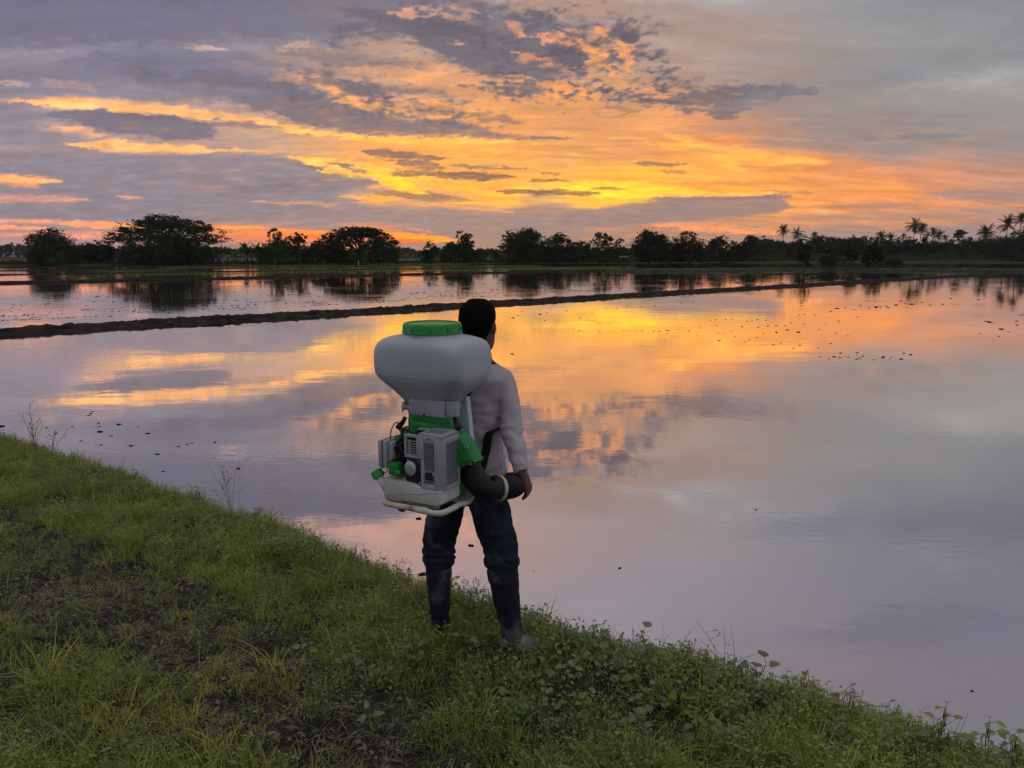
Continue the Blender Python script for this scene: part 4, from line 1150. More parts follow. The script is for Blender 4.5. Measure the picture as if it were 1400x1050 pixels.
M_cream = simple("cream_tube", (.36, .33, .27), (.46, .43, .36), scale=8, rough=.5, spec=.4, stain=(.10, .08, .05), stain_scale=16, stain_at=(.54, .68))
M_silver = simple("dull_aluminium", (.34, .35, .36), (.48, .49, .50), scale=30, rough=.4, metal=.6)
M_strap = simple("black_webbing", (.006, .006, .007), (.014, .014, .016), scale=40, rough=.9, spec=.1)
M_pad = simple("pale_grey_panel", (.38, .42, .44), (.46, .50, .52), scale=3, rough=.5, stain=(.2, .19, .18), stain_scale=6, stain_at=(.6, .8))

def part(name, mb, mat, parent=spr, smooth=False, bevel=0.0, label=None):
    o = link(name, mb.mesh(name, mat, smooth, bevel), parent)
    if label: o["label"] = label
    return o
def rrect(cx, cy_, z, a, b, p, n=40):
    return [Vector((cx+a*math.copysign(abs(math.cos(t))**(2/p), math.cos(t)), cy_+b*math.copysign(abs(math.sin(t))**(2/p), math.sin(t)), z)) for t in [2*math.pi*(k+.5)/n for k in range(n)]]
# tank: square-shouldered, tapering to a narrow outlet
tk = MB()
prof = [(.452,.105,.085,2.6),(.462,.112,.092,2.8),(.478,.122,.102,3),(.500,.142,.112,3.2),(.525,.168,.124,3.6),(.550,.194,.138,4.2),(.572,.210,.148,5.6),(.592,.217,.153,7),(.62,.2195,.1545,7.5),(.66,.2198,.1545,7.5),(.688,.219,.154,7),(.706,.2165,.152,6.2),(.722,.210,.147,5.4),(.734,.200,.138,4.4),(.7425,.186,.128,3.4),(.748,.164,.122,2.8),(.7515,.140,.120,2.3),(.756,.126,.121,2.05),(.770,.122,.122,2.0)]
tk.loft([rrect(0, 0, z, a, b, p, 56) for (z, a, b, p) in prof])
tank = part("tank", tk, M_tank, smooth=True)
# faint moulded lines round the tank
sm_ = MB()
for z, a, b, p in ((.592, .2200, .154, 5.2),):
    ring = rrect(0, 0, z, a-.003, b-.001, 7, 56)
    sm_.tube(ring+[ring[0]], .0014, 5, False)
part("seam", sm_, M_tank, tank, True)
lid = MB()
NL = 96
def lidring(r, z): return [Vector((r*math.cos(2*math.pi*k/NL), r*math.sin(2*math.pi*k/NL), z)) for k in range(NL)]
def gear(z, r): return [Vector(((r+.0022*(1 if (k//4) % 2 else 0))*math.cos(2*math.pi*k/NL), (r+.0022*(1 if (k//4) % 2 else 0))*math.sin(2*math.pi*k/NL), z)) for k in range(NL)]
lid.loft([lidring(.127, .762), lidring(.128, .768), gear(.770, .122), gear(.797, .121), lidring(.119, .804), lidring(.108, .806), lidring(.106, .800), lidring(.02, .799)])
lid_o = part("lid", lid, M_lid, smooth=False)
rb = MB().tube([(.124, 0, .772), (.1235, 0, .796)], .0034, 6).mesh("grip_rib", M_lid, True)
for k in range(10):
    link("grip_rib", rb, lid_o).rotation_euler = (0, 0, 2*math.pi*k/10+.2)
# collar under the tank, bracket and clips
nk = MB(); nk.loft([rrect(0, 0, z, a, b, p) for (z, a, b, p) in ((.395, .098, .085, 3.2), (.43, .102, .088, 3.2), (.440, .112, .095, 3), (.456, .112, .095, 3))])
part("outlet_collar", nk, M_cover, smooth=True)
br = MB()
x0, z0 = ML(561, 566, .10); x1, z1 = ML(609, 549, .10)
br.box(x0, x1, -.108, -.088, z0, z1)
br.box(x1, x1+.052, -.100, -.070, z0+.008, z1)
brk = part("bracket", br, M_cover, bevel=.004)
sc = MB().tube([(x0+.075, -.112, z0+.006), (x0+.075, -.104, z0+.006)], .005, 8); part("screw", sc, M_blackm, brk, True)
for s, px in ((-1, 555), (1, 624)):
    x, z = ML(px, 556, .06)
    lt = MB(); lt.box(x-.009, x+.009, -.075, -.045, z-.012, z+.016); lt.tube([(x, -.08, z+.018), (x, -.06, z+.018)], .009, 8); lt.tube([(x, -.083, z-.022), (x+s*.004, -.083, z+.010)], .004, 6)
    part("latch", lt, M_silver, bevel=.002)
    x, z = ML(px+s*1, 578, .06)
    cl = MB(); cl.tube([(x-s*.006, -.066, z+.028), (x, -.074, z+.008), (x+s*.016, -.080, z-.012), (x+s*.026, -.080, z-.020)], [.009, .010, .014, .012], 8)
    part("rubber_hook", cl, M_black, smooth=True)
# green fan housing: outline from its own plane, with an outlet low on the right
def outline(pts, b): return [ML(x, y, b) for x, y in pts]
hp = [(561,566),(612,566),(618,583),(630,590),(640,601),(648,614),(653,626),(655,631),(626,641),(618,652),(608,664),(590,668),(565,666),(548,655),(540,640),(538,618),(543,600),(553,588),(560,581)]
fh = MB()
o1 = outline(hp, .06); cxm = sum(p[0] for p in o1)/len(o1); czm = sum(p[1] for p in o1)/len(o1)
def shrink(k): return [(cxm+(x-cxm)*k, czm+(z-czm)*k) for x, z in o1]
fh.loft([[Vector((x, -b, z)) for x, z in q] for b, q in ((-.045, shrink(.72)), (.012, shrink(.90)), (.024, o1), (.064, o1), (.080, shrink(.93)), (.086, shrink(.80)))])
hous = part("fan_housing", fh, M_green, smooth=False, bevel=.006)
rg = MB()
for k in range(4):
    q = shrink(.90-.14*k)
    rg.tube([Vector((x, -.084-.001*k, z)) for x, z in q]+[Vector((q[0][0], -.084-.001*k, q[0][1]))], .003, 5, False)
part("rib", rg, M_green, hous, True)
for px, py in ((632, 589), (645, 609), (655, 628), (648, 632), (553, 586)):
    x, z = ML(px, py, .045)
    bs_ = MB().tube([(x, -.075, z), (x, -.02, z)], .0085, 10)
    bo_ = part("screw_boss", bs_, M_green, hous, True)
    part("screw", MB().tube([(x, -.079, z), (x, -.074, z)], .005, 8), M_silver, bo_, True)
nkb = MB(); nkb.loft([rrect(0, -.01, z, a, b, 3) for (z, a, b) in ((.33, .105, .075), (.372, .100, .080), (.400, .098, .086))])
part("shroud_neck", nkb, M_green, smooth=True)
x0, z0 = ML(562, 573, .09); x1, z1 = ML(611, 569, .09)
part("shroud_lip", MB().box(x0, x1, -.100, -.080, z0, z1+.012), M_green, bevel=.003)
x0, z0 = ML(613, 678, .02); x1, z1 = ML(628, 640, .02)
part("lower_shroud", MB().box(x0, x1, -.04, .03, z0, z1), M_green, bevel=.006)
# back plate against the man
bp = MB()
x0, z0 = ML(560, 690, -.10); x1, z1 = ML(648, 545, -.10)
bpts = [(ML(628, 546, -.10)), (ML(641, 541, -.10)), (ML(648, 604, -.10)), (ML(649, 660, -.10)), (ML(640, 690, -.10))]
bpo = [Vector((-.15, .10, .03)), Vector((-.15, .10, .44)), Vector((-.08, .10, .50))]
pl_ = [(-.15, .03), (-.15, .40), (-.10, .50)]+[(x, z) for x, z in bpts]
bp.loft([[Vector((x, y, z)) for x, z in pl_] for y in (.078, .112)])
part("back_plate", bp, M_pad, bevel=.008)
# engine: dark block, silver bits, grey cover with vents
EB = .205                                    # the plane of the cover's rear face
def EM(px, py): return ML(px, py, EB)
xa, zt_ = EM(552, 593); xc, _ = EM(597, 593); _, zb_ = EM(580, 669)
xm, zm = EM(575, 628)                        # the step round the starter
xs = xc+.026                                 # side face lies at this r
blk = MB(); blk.box(xa+.004, xs-.016, -.186, -.075, zb_+.004, zt_-.012)
eng = part("engine", blk, M_blackm, bevel=.004)
cov = MB()
yb, yf = -EB, -EB+.016
def bar(x0, x1, z0, z1, y0=yb, y1=yf): cov.box(x0, x1, y0, y1, z0, z1)
# rear face: frame pieces between two columns of slots
c1a, _ = EM(554.5, 600); c1b, _ = EM(568.5, 600)      # upper-left slot column
c2a, _ = EM(578.5, 600); c2b, _ = EM(593.0, 600)      # main slot column
def zz(py): return EM(580, py)[1]
bar(xm-.012, c2a, zm, zt_); bar(c2b, xc, zb_, zt_)    # uprights
bar(xm, c2a, zb_, zm-.0005)
bar(c2a, c2b, zz(606), zt_); bar(c2a, c2b, zb_, zz(662)); bar(c2a, c2b, zz(649), zz(644.5))
bar(xa, c1a, zm, zz(604)); bar(c1b, xm-.012, zm, zt_); bar(c1a, c1b, zm, zz(624.5)); bar(xa, xa+.012, zz(604)+.0005, zt_)
bar(xa+.012, c1b, zt_-.012, zt_)
# side face
sa_y, sb_y = -EB+.02, -.075
def side(y0, y1, z0, z1): cov.box(xs-.014, xs, y0, y1, z0, z1)
zs0, zs1 = zb_+.016, zt_-.030
side(-EB+.022, -EB+.030, zb_, zt_-.004); side(-.085, -.072, zb_, zt_-.004); side(-EB+.0305, -.0855, zb_, zs0); side(-EB+.0305, -.0855, zs1, zt_-.004)
# bevelled corner between the two faces
cov.loft([[Vector((xc, yb, z)), Vector((xs, -EB+.0215, z)), Vector((xs-.014, -EB+.0215, z)), Vector((xc, yf, z))] for z in (zb_, zt_-.003)])
# roof of the cover, with its own slots, slightly domed
cov.box(xm-.012, xs-.004, -.110, -.074, zt_-.0025, zt_+.010); cov.box(xm-.012, xs-.004, -EB+.003, -.175, zt_-.0025, zt_+.009)
cov.box(xm-.012, xm+.004, -.1745, -.1105, zt_-.0025, zt_+.010); cov.box(xs-.022, xs-.004, -.1745, -.1105, zt_-.0025, zt_+.010)
cov.box(xa, xm-.0125, -.110, -.074, zt_-.0025, zt_+.004)
cvr = part("engine_cover", cov, M_cover, bevel=.0035)
def slats(x0, x1, z0, z1, n, y, gap=.30):
    h = (z1-z0)/n
    me = MB().box(0, x1-x0, 0, .010, 0, h*gap).mesh("vent_slat", M_cover, False, .0008)
    for i in range(n):
        link("vent_slat", me, cvr, (x0, y, z0+h*(i+.28)))
slats(c2a, c2b, zz(644.5), zz(606), 15, yb+.002)
slats(c2a, c2b, zz(662), zz(649), 4, yb+.002)
slats(c1a, c1b, zz(624.5), zz(604), 6, yb+.002)
link("vent_slat", MB().box(0, .006, 0, .008, 0, zz(604)-zz(624.5)).mesh("vent_slat", M_cover), cvr, ((c1a+c1b)/2-.012, yb+.001, zz(624.5)))
h = (zs1-zs0)/20
me_s = MB().box(0, .009, 0, EB-.0305-.0855, 0, h*.30).mesh("vent_slat", M_cover, False, .0008)
for i in range(20): link("vent_slat", me_s, cvr, (xs-.011, -EB+.0305, zs0+h*(i+.28)))
me_t = MB().box(0, .0035, 0, .064, 0, .006).mesh("vent_slat", M_cover)
for i in range(9): link("vent_slat", me_t, cvr, (xm+.008+i*((xs-.022-xm-.006)/9), -.1745, zt_+.002))
x0, z0 = EM(581.5, 655); x1, z1 = EM(591, 646.5)
part("badge", MB().box(x0, x1, yb-.0015, yb+.012, z0, z1), M_blackm, cvr, bevel=.001)
x0, z0 = EM(586, 600.5); part("emblem", MB().tube(smooth_path([(x0-.008, yb-.001, z0-.003), (x0, yb-.001, z0+.003), (x0+.008, yb-.001, z0+.001)], 3), .0016, 5), M_blackm, cvr, True)
# starter panel with its round silver cap
x0, z0 = EM(552.5, 666); x1, z1 = EM(574, 628.5)
stp = part("starter_panel", MB().box(x0, x1, -.192, -.150, z0, z1), M_blackm, bevel=.004)
x, z = EM(559.5, 641)
cap = MB()
cap.loft([[Vector((x+r*math.cos(2*math.pi*k/24), -y, z+r*1.12*math.sin(2*math.pi*k/24))) for k in range(24)] for (r, y) in ((.028, .190), (.028, .199), (.024, .2025), (.010, .2035))])
part("starter_cap", cap, M_silver, stp, True)
for px, py in ((556, 630.5), (570.5, 631.5), (572, 662)):
    q = EM(px, py); part("screw", MB().tube([(q[0], -.196, q[1]), (q[0], -.191, q[1])], .004, 8), M_silver, stp, True)
# air filter box on the left with dark linkage between
x0, z0 = ML(522, 637, .16); x1, z1 = ML(533, 601.5, .16)
af = part("air_filter", MB().box(x0, x1, -.185, -.090, z0, z1), M_cover, bevel=.007)
x2, _ = ML(541, 615, .15)
part("filter_flange", MB().box(x1+.001, x2, -.172, -.105, z0+.012, z1-.006), M_cover, af, bevel=.005)
part("filter_band", MB().box(x0+.022, x0+.0255, -.187, -.088, z0-.001, z1+.001), M_blackm, af)
lk = MB(); rr = random.Random(5)
x3, _ = ML(556, 620, .13)
for i in range(9):
    xx, zq = rr.uniform(x2, x3-.01), rr.uniform(z0, z1)
    lk.tube([(xx, -.165+rr.uniform(-.01, .03), zq), (xx+rr.uniform(-.012, .012), -.12, zq+rr.uniform(-.01, .01))], rr.uniform(.006, .014), 8)
lk.box(x2, x3, -.150, -.095, z0+.01, z1-.012)
lk.tube([ML(531, 634, .17)[0:1]+(-.172,)+ML(531, 634, .17)[1:2], ML(549, 621, .17)[0:1]+(-.172,)+ML(549, 621, .17)[1:2]], .005, 6)
part("carburettor", lk, M_blackm, bevel=.0015)
q = ML(546, 598, .13); part("choke_knob", MB().tube([(q[0], -.15, q[1]), (q[0], -.11, q[1])], .014, 8), M_green, bevel=.002)
cb = MB(); pts = [ML(533.5, 602, .15), ML(535, 588, .15), ML(540, 578.5, .15), ML(545, 579, .15), ML(549, 588, .15), ML(551, 599, .15)]
cb.tube(smooth_path([(x, -.15, z) for x, z in pts], 6), .0026, 6)
part("spark_cable", cb, M_black, smooth=True)
c2 = MB(); pts = [ML(549, 592, .16), ML(554, 587, .16), ML(562, 590, .16), ML(568, 596, .17)]
c2.tube(smooth_path([(x, -.165, z) for x, z in pts], 5), .004, 6); part("cable", c2, M_black, smooth=True)
ft_ = MB(); pts = [ML(529, 637, .15), ML(530, 642, .15), ML(527, 646, .15), ML(523, 644, .15)]
ft_.tube(smooth_path([(x, -.15, z) for x, z in pts], 4), .0018, 5); part("fuel_line", ft_, M_black, smooth=True)
# fuel tank
fx0, fz0 = ML(524.5, 680, .2); fx1, fz1 = ML(598, 691, .2); _, ftl = ML(535, 655, .2); _, ftr = ML(590, 668, .2)
xst, _ = ML(572, 660, .2)
fk = MB()
sec = [(fx0, fz0+.004), (fx0, ftl-.008), (fx0+.012, ftl), (xst-.03, ftl-.001), (xst+.006, ftr+.002), (fx1+.012, ftr), (fx1+.02, ftr-.006), (fx1+.02, fz0+.012), (fx1+.005, fz0), (fx0+.01, fz0-.002)]
fk.loft([[Vector((x, -y, z)) for x, z in sec] for y in (.205, .05)])
ftank = part("fuel_tank", fk, M_tank2, bevel=.016)
nx0 = ML(528, 668, .17); nx1 = ML(517, 649, .17); nx2 = ML(513, 642, .17)
fn = MB(); fn.tube([(nx0[0]+.02, -.17, nx0[1]-.02), (nx1[0], -.17, nx1[1])], [.019, .0165], 12)
part("filler_neck", fn, M_cream, ftank, True)
dv = Vector((nx2[0]-nx1[0], 0, nx2[1]-nx1[1])).normalized()
fc = MB(); a_ = Vector((nx1[0], -.17, nx1[1]))-dv*.012
ringl = []
side_v = Vector((dv.z, 0, -dv.x)); up_v = Vector((0, 1, 0))
for t, r in ((0, .023), (.004, .025), (.030, .024), (.034, .020)):
    ringl.append([a_+dv*t+side_v*((r+(.0015 if k % 2 else 0))*math.cos(2*math.pi*k/24))+up_v*((r+(.0015 if k % 2 else 0))*math.sin(2*math.pi*k/24)) for k in range(24)])
fc.loft(ringl); part("filler_cap", fc, M_lid, ftank)
k0 = ML(534, 648, .19); k1 = ML(549, 634, .19)
kb = MB(); kb.box(k0[0], k1[0]-.008, -.205, -.165, k0[1], k1[1]); kb.tube([(k1[0]-.016, -.205, k0[1]+.012), (k1[0]+.002, -.200, k0[1]+.018)], .012, 8); kb.tube([(k0[0]-.004, -.187, k0[1]+.022), (k0[0]+.01, -.187, k0[1]+.022)], .006, 6)
part("throttle_knob", kb, M_green, bevel=.004)
# base frame: bent tube
def MQ(px, py, b): x, z = ML(px, py, b); return Vector((x, -b, z))
bf = MB()
bp_ = [MQ(531, 680, .02)+Vector((0, 0, -.006)), MQ(526, 684, .15), MQ(530, 688.5, .215), MQ(560, 694.5, .22), MQ(590, 701, .22), MQ(604, 701.5, .215), MQ(618, 695.5, .15), MQ(628, 690, .08), MQ(639, 686.5, .0), MQ(646, 678, -.06), MQ(647, 668, -.09)]
bf.tube(smooth_path(bp_, 6), .0125, 10)
bf.tube([MQ(535, 683, .1), MQ(600, 694, .1)], .010, 8)
part("base_frame", bf, M_cream, smooth=True)
for px, py, b in ((549, 693, .22), (595, 702, .22)):
    q = MQ(px, py, b); part("rubber_foot", MB().tube([q+Vector((-.012, 0, -.012)), q+Vector((.012, 0, -.014))], .008, 8), M_black, smooth=True)
# elbow, clamp and ribbed hose
e0 = W2M(P(640, 634, 3.17)); 
ew = [P(638, 628, 3.19), P(643, 642, 3.175), P(651, 657, 3.165), P(664, 667, 3.17), P(681, 667.5, 3.20)]
el_ = MB(); el_.tube([W2M(p) for p in smooth_path(ew, 7)], interp([.047, .050, .054, .056, .053], 7), 22)
part("elbow", el_, M_black, smooth=True)
oc = MB(); oc.tube([W2M(P(638, 628, 3.19)), W2M(P(642, 638, 3.177))], [.055, .053], 20); part("outlet_ring", oc, M_green, smooth=False, bevel=.003)
cl0, cl1 = W2M(P(680.5, 667.5, 3.198)), W2M(P(684, 667.3, 3.207))
clm = part("hose_clamp", MB().tube([cl0, cl1], .0555, 24), M_cream, bevel=.001)
d_ = W2M(P(679, 652, 3.17)); clmb = MB().box(d_.x-.010, d_.x+.010, d_.y-.03, d_.y-.005, d_.z-.004, d_.z+.010); part("clamp_lug", clmb, M_black, clm, bevel=.002)
hw = smooth_path([P(682, 667.4, 3.20), P(692, 666.5, 3.235), P(700, 665, 3.285), P(704, 662.5, 3.37), P(702, 661, 3.46), P(692, 662, 3.56)], 60)
NR = 30
hs = MB(); step_ = len(hw)/NR; pp = []; rad = []
for i in range(NR*6):
    p = hw[min(int(i*len(hw)/(NR*6)), len(hw)-1)]; pp.append(W2M(p)); rad.append(.0485+.0048*math.sin(2*math.pi*i/6))
hs.tube(pp, rad, 22)
part("hose", hs, M_black, smooth=True)
noz = MB(); noz.tube([W2M(p) for p in (hw[-1], P(684, 672, 3.72), P(672, 690, 4.05))], [.042, .040, .038], 16)
part("spray_tube", noz, M_black, smooth=True)
# straps: over the shoulder and from under the arm down to the base
st = MB()
pth = [W2M(p) for p in smooth_path([L(.085, -.16, 1.24), L(.105, -.11, 1.335), L(.115, -.03, 1.372), L(.115, .06, 1.345), L(.11, .125, 1.25), L(.12, .15, 1.10)], 5)]
st.ribbon(pth, [W2M(SPR+R_*.98-F_*.1)]*len(pth), .042, .008)
part("strap", st, M_strap)
st = MB()
pth = [W2M(p) for p in smooth_path([L(.12, .15, 1.12), L(.178, .10, 1.06), P(671, 590, 3.405), P(665, 614, 3.37), P(659, 638, 3.33), P(650, 664, 3.29)], 5)]
st.ribbon(pth, [Vector((.9, .0, .30))]*len(pth), .045, .006)
part("strap", st, M_strap)
st = MB()
pth = [W2M(p) for p in smooth_path([L(-.10, -.16, 1.24), L(-.085, -.11, 1.335), L(-.075, -.03, 1.372), L(-.08, .06, 1.345), L(-.09, .125, 1.22), L(-.14, .14, 1.08), L(-.17, .02, .95), L(-.13, -.15, .88)], 5)]
st.ribbon(pth, [Vector((1, 0, .1))]*len(pth), .042, .008)
part("strap", st, M_strap)

# ============ what grows on the bank ============================================
M_grass = leaf_mat("fresh_grass", [(.15, (.14, .19, .034)), (.45, (.23, .285, .044)), (.70, (.35, .38, .056)), (.92, (.46, .46, .085))], .5, .45, .9, .4)
M_dry = leaf_mat("dry_grass", [(.15, (.085, .074, .060)), (.5, (.16, .142, .105)), (.8, (.23, .21, .145)), (.95, (.34, .32, .24))], .3, .6, 1.2, .4)
M_leaf = leaf_mat("broad_leaf", [(.15, (.075, .125, .05)), (.5, (.115, .175, .062)), (.8, (.16, .215, .07)), (.95, (.23, .27, .09))], .35, .4, 1.5, .6)
M_creep = leaf_mat("creeper_leaf", [(.15, (.13, .165, .045)), (.5, (.20, .24, .06)), (.85, (.27, .30, .085))], .4, .45, 1.1, .5)
M_stalk = simple("weed_stalk", (.075, .075, .035), (.13, .12, .06), scale=20, rough=.9, spec=.1)
M_seed = simple("seed_head", (.055, .042, .030), (.11, .085, .06), scale=30, rough=.95, spec=.1)
M_rice = leaf_mat("rice_seedling", [(.1, (.075, .10, .022)), (.5, (.115, .15, .03)), (.9, (.15, .19, .04))], .35, .5, .15)

def tuft(name, n, h, spread, w, bend, mat, seed, flat=.0):
    rs = random.Random(seed); V = []; F = []
    for i in range(n):
        a = rs.uniform(0, 6.283); rr_ = spread*math.sqrt(rs.random())
        b = rs.uniform(0, 6.283)
        p = Vector((math.cos(b)*rr_, math.sin(b)*rr_, -.01))
        til = rs.uniform(.05, .55)+flat
        d = Vector((math.cos(a)*math.sin(til), math.sin(a)*math.sin(til), math.cos(til)))
        ln = h*rs.uniform(.45, 1.15); ww = w*rs.uniform(.7, 1.2)
        tw = rs.uniform(-.6, .6)
        sd = Vector((-math.sin(a+tw), math.cos(a+tw), 0))
        k = len(V); ns = 4
        for s in range(ns+1):
            q = 1-(s/ns)**1.6
            if s == ns: V.append(p.copy())
            else: V += [p+sd*ww*.5*(q*.8+.2), p-sd*ww*.5*(q*.8+.2)]
            p = p+d*ln/ns
            d = (d+Vector((math.cos(a)*bend*.5, math.sin(a)*bend*.5, -bend*rs.uniform(.4, 1.1)))).normalized()
        for s in range(ns-1): F.append((k+2*s, k+2*s+1, k+2*s+3, k+2*s+2))
        F.append((k+2*ns-2, k+2*ns-1, k+2*ns))
    me = bpy.data.meshes.new(name); me.from_pydata([tuple(v) for v in V], [], F); me.materials.append(mat)
    return me
def leaf_shape(V, F, base, d, nrm, ln, w, kind=0):
    """a small folded leaf: midrib and two sides"""
    d = d.normalized(); s = d.cross(nrm).normalized(); n = s.cross(d)
    prof = ((0, .0), (.18, .75), (.45, 1.0), (.75, .66), (1, 0)) if kind == 0 else ((0, .25), (.12, .95), (.35, 1.05), (.7, .72), (1, 0))
    k = len(V)
    for t, q in prof:
        m = base+d*ln*t-n*ln*.22*t*t
        V += [m+s*w*.5*q+n*w*.13*q, m, m-s*w*.5*q+n*w*.13*q]
    for i in range(4):
        a = k+3*i
        F += [(a, a+1, a+4, a+3), (a+1, a+2, a+5, a+4)]
def leafy(name, n, h, spread, ln, w, mat, seed, kind=0, up=.7):
    rs = random.Random(seed); V = []; F = []
    for i in range(n):
        a = rs.uniform(0, 6.283); b = rs.uniform(0, 6.283); rr_ = spread*math.sqrt(rs.random())
        top = Vector((math.cos(b)*rr_, math.sin(b)*rr_, h*rs.uniform(.3, 1)))
        ft = Vector((top.x*.45, top.y*.45, -.01))
        sd = Vector((-math.sin(b), math.cos(b), 0))*.0012
        k = len(V); V += [ft+sd, ft-sd, top-sd, top+sd]; F.append((k, k+1, k+2, k+3))
        d = Vector((math.cos(a), math.sin(a), rs.uniform(-.3, .5)))
        nn = Vector((rs.uniform(-.5, .5), rs.uniform(-.5, .5), up))
        leaf_shape(V, F, top, d, nn, ln*rs.uniform(.6, 1.15), w*rs.uniform(.7, 1.1), kind)
    me = bpy.data.meshes.new(name); me.from_pydata([tuple(v) for v in V], [], F); me.materials.append(mat)
    return me
def source(name, meshes):
    c = bpy.data.collections.new(name)          # not linked to the scene: only feeds the scatter
    for m in meshes:
        c.objects.link(bpy.data.objects.new(m.name, m))
    return c
def scatter(name, label, verts, faces, dens, per_m2, coll, smin, smax, tilt, seed, mat, hgt=None):
    me = mesh_np(name, verts, faces, mat)
    a = me.attributes.new("dens", 'FLOAT', 'POINT'); a.data.foreach_set("value", np.asarray(dens, np.float32))
    a = me.attributes.new("hgt", 'FLOAT', 'POINT'); a.data.foreach_set("value", np.asarray(hgt if hgt is not None else np.ones(len(verts)), np.float32))
    o = link(name, me); tag(o, label, kind="stuff")
    ng = bpy.data.node_groups.new(name, 'GeometryNodeTree')
    ng.interface.new_socket("Geometry", in_out='INPUT', socket_type='NodeSocketGeometry')
    ng.interface.new_socket("Geometry", in_out='OUTPUT', socket_type='NodeSocketGeometry')
    N, K = ng.nodes, ng.links
    gi, go = N.new("NodeGroupInput"), N.new("NodeGroupOutput")
    dp = N.new("GeometryNodeDistributePointsOnFaces"); dp.distribute_method = 'RANDOM'
    dp.inputs["Seed"].default_value = seed
    na = N.new("GeometryNodeInputNamedAttribute"); na.data_type = 'FLOAT'; na.inputs["Name"].default_value = "dens"
    mu = N.new("ShaderNodeMath"); mu.operation = 'MULTIPLY'; mu.inputs[1].default_value = per_m2
    K.new(na.outputs[0], mu.inputs[0]); K.new(mu.outputs[0], dp.inputs["Density"])
    K.new(gi.outputs[0], dp.inputs["Mesh"])
    ci = N.new("GeometryNodeCollectionInfo"); ci.inputs["Collection"].default_value = coll
    ci.inputs["Separate Children"].default_value = True; ci.inputs["Reset Children"].default_value = True
    ip = N.new("GeometryNodeInstanceOnPoints"); ip.inputs["Pick Instance"].default_value = True
    K.new(dp.outputs["Points"], ip.inputs["Points"]); K.new(ci.outputs[0], ip.inputs["Instance"])
    rv = N.new("FunctionNodeRandomValue"); rv.data_type = 'FLOAT_VECTOR'
    rv.inputs[0].default_value = (-tilt, -tilt, 0); rv.inputs[1].default_value = (tilt, tilt, 6.283); rv.inputs["Seed"].default_value = seed+1
    K.new(rv.outputs[0], ip.inputs["Rotation"])
    rsn = N.new("FunctionNodeRandomValue"); rsn.data_type = 'FLOAT'
    rsn.inputs[2].default_value = smin; rsn.inputs[3].default_value = smax; rsn.inputs["Seed"].default_value = seed+2
    nh = N.new("GeometryNodeInputNamedAttribute"); nh.data_type = 'FLOAT'; nh.inputs["Name"].default_value = "hgt"
    m2 = N.new("ShaderNodeMath"); m2.operation = 'MULTIPLY'
    K.new(rsn.outputs[1], m2.inputs[0]); K.new(nh.outputs[0], m2.inputs[1])
    K.new(m2.outputs[0], ip.inputs["Scale"])
    K.new(ip.outputs[0], go.inputs[0])
    o.modifiers.new("scatter", 'NODES').node_group = ng
    return o

gv, gf, gs = bank_grid(-11, 3.6, 1.5, 14, .07, .80)
gx, gy, gz_ = gv[:, 0], gv[:, 1], gv[:, 2]
gl_ = np.sqrt(gx**2+gy**2+(gz_-H)**2)
gpx, gpy = dir_to_px(gx/gl_, gy/gl_, (gz_-H)/gl_)
def spot(cx, cy_, sx, sy): return np.exp(-((gpx-cx)/sx)**2-((gpy-cy_)/sy)**2)
nA = fbm(gx*2.1, gy*2.1, 4, 501); nB = fbm(gx*5.5+7, gy*5.5, 3, 511); nC = fbm(gx*1.1+3, gy*1.1, 3, 521)
trail = np.clip(capsule(gpx, gpy, -120, 740, 330, 890, 105)*1.4, 0, 1)+np.clip(capsule(gpx, gpy, 200, 830, 560, 1060, 110)*1.4, 0, 1)
trail = np.clip(trail+.35*spot(60, 960, 260, 90)+.45*spot(700, 1050, 260, 60), 0, 1)
trail = sstep(.22, .8, trail+.42*nA+.22*nB)
bare = np.clip(spot(440, 1010, 95, 42)+spot(480, 1045, 60, 22)+.9*spot(40, 800, 60, 22)+spot(272, 719, 34, 8)+.6*spot(230, 930, 60, 20), 0, 1)
bare = sstep(.35, .75, bare+.3*nB)
edge = sstep(-.45, -.05, gs)
leafm = .6*spot(470, 925, 120, 48)+.9*spot(860, 985, 170, 60)+.9*spot(1080, 960, 230, 60)+.7*spot(700, 930, 120, 40)+.5*edge*sstep(300, 700, gpx)+.25*edge
leafm = sstep(.30, .85, leafm+.40*nA+.2*nB)*(1-bare)
view = sstep(-260, -80, gpx)*sstep(1660, 1480, gpx)
far_k = np.clip(1.15-.075*np.clip(gy-3.5, 0, 9), .5, 1)
slope_cut = sstep(.75, .35, gs)
fresh = np.clip(1.0-.80*trail-.45*leafm, .05, 1)*(1-.95*bare)*view*far_k*np.clip(.8+.55*nC+.3*nB, .15, 1.3)*slope_cut
dry = np.clip(trail*1.0+.16+.25*sstep(.1, .5, nA), 0, 1)*(1-.80*bare)*view*far_k*slope_cut
creep = np.clip(.45+.6*nC-.4*trail+.3*edge, .05, 1)*(1-bare)*view*far_k*slope_cut
hgt = np.clip(.92+.55*nB+.35*fbm(gx*3.3+20, gy*3.3, 3, 531)-.25*trail+.25*edge*(.5+fbm(gx*2.3, gy*2.3+9, 3, 533))+.35*spot(600, 868, 30, 14)+.35*spot(712, 888, 36, 14), .45, 1.9)
S1 = source("grass_tufts", [tuft("grass_tuft", 16, .105, .045, .0042, .30, M_grass, 1), tuft("grass_tuft", 14, .14, .04, .0040, .42, M_grass, 2), tuft("grass_tuft", 18, .075, .055, .0040, .25, M_grass, 3), tuft("grass_tuft", 10, .19, .035, .0046, .50, M_grass, 4), tuft("grass_tuft", 16, .09, .06, .0036, .5, M_grass, 5, .35)])
scatter("grass", "short fresh green grass on the bank", gv, gf, fresh, 820, S1, .5, 1.1, .25, 3, M_soil, hgt)
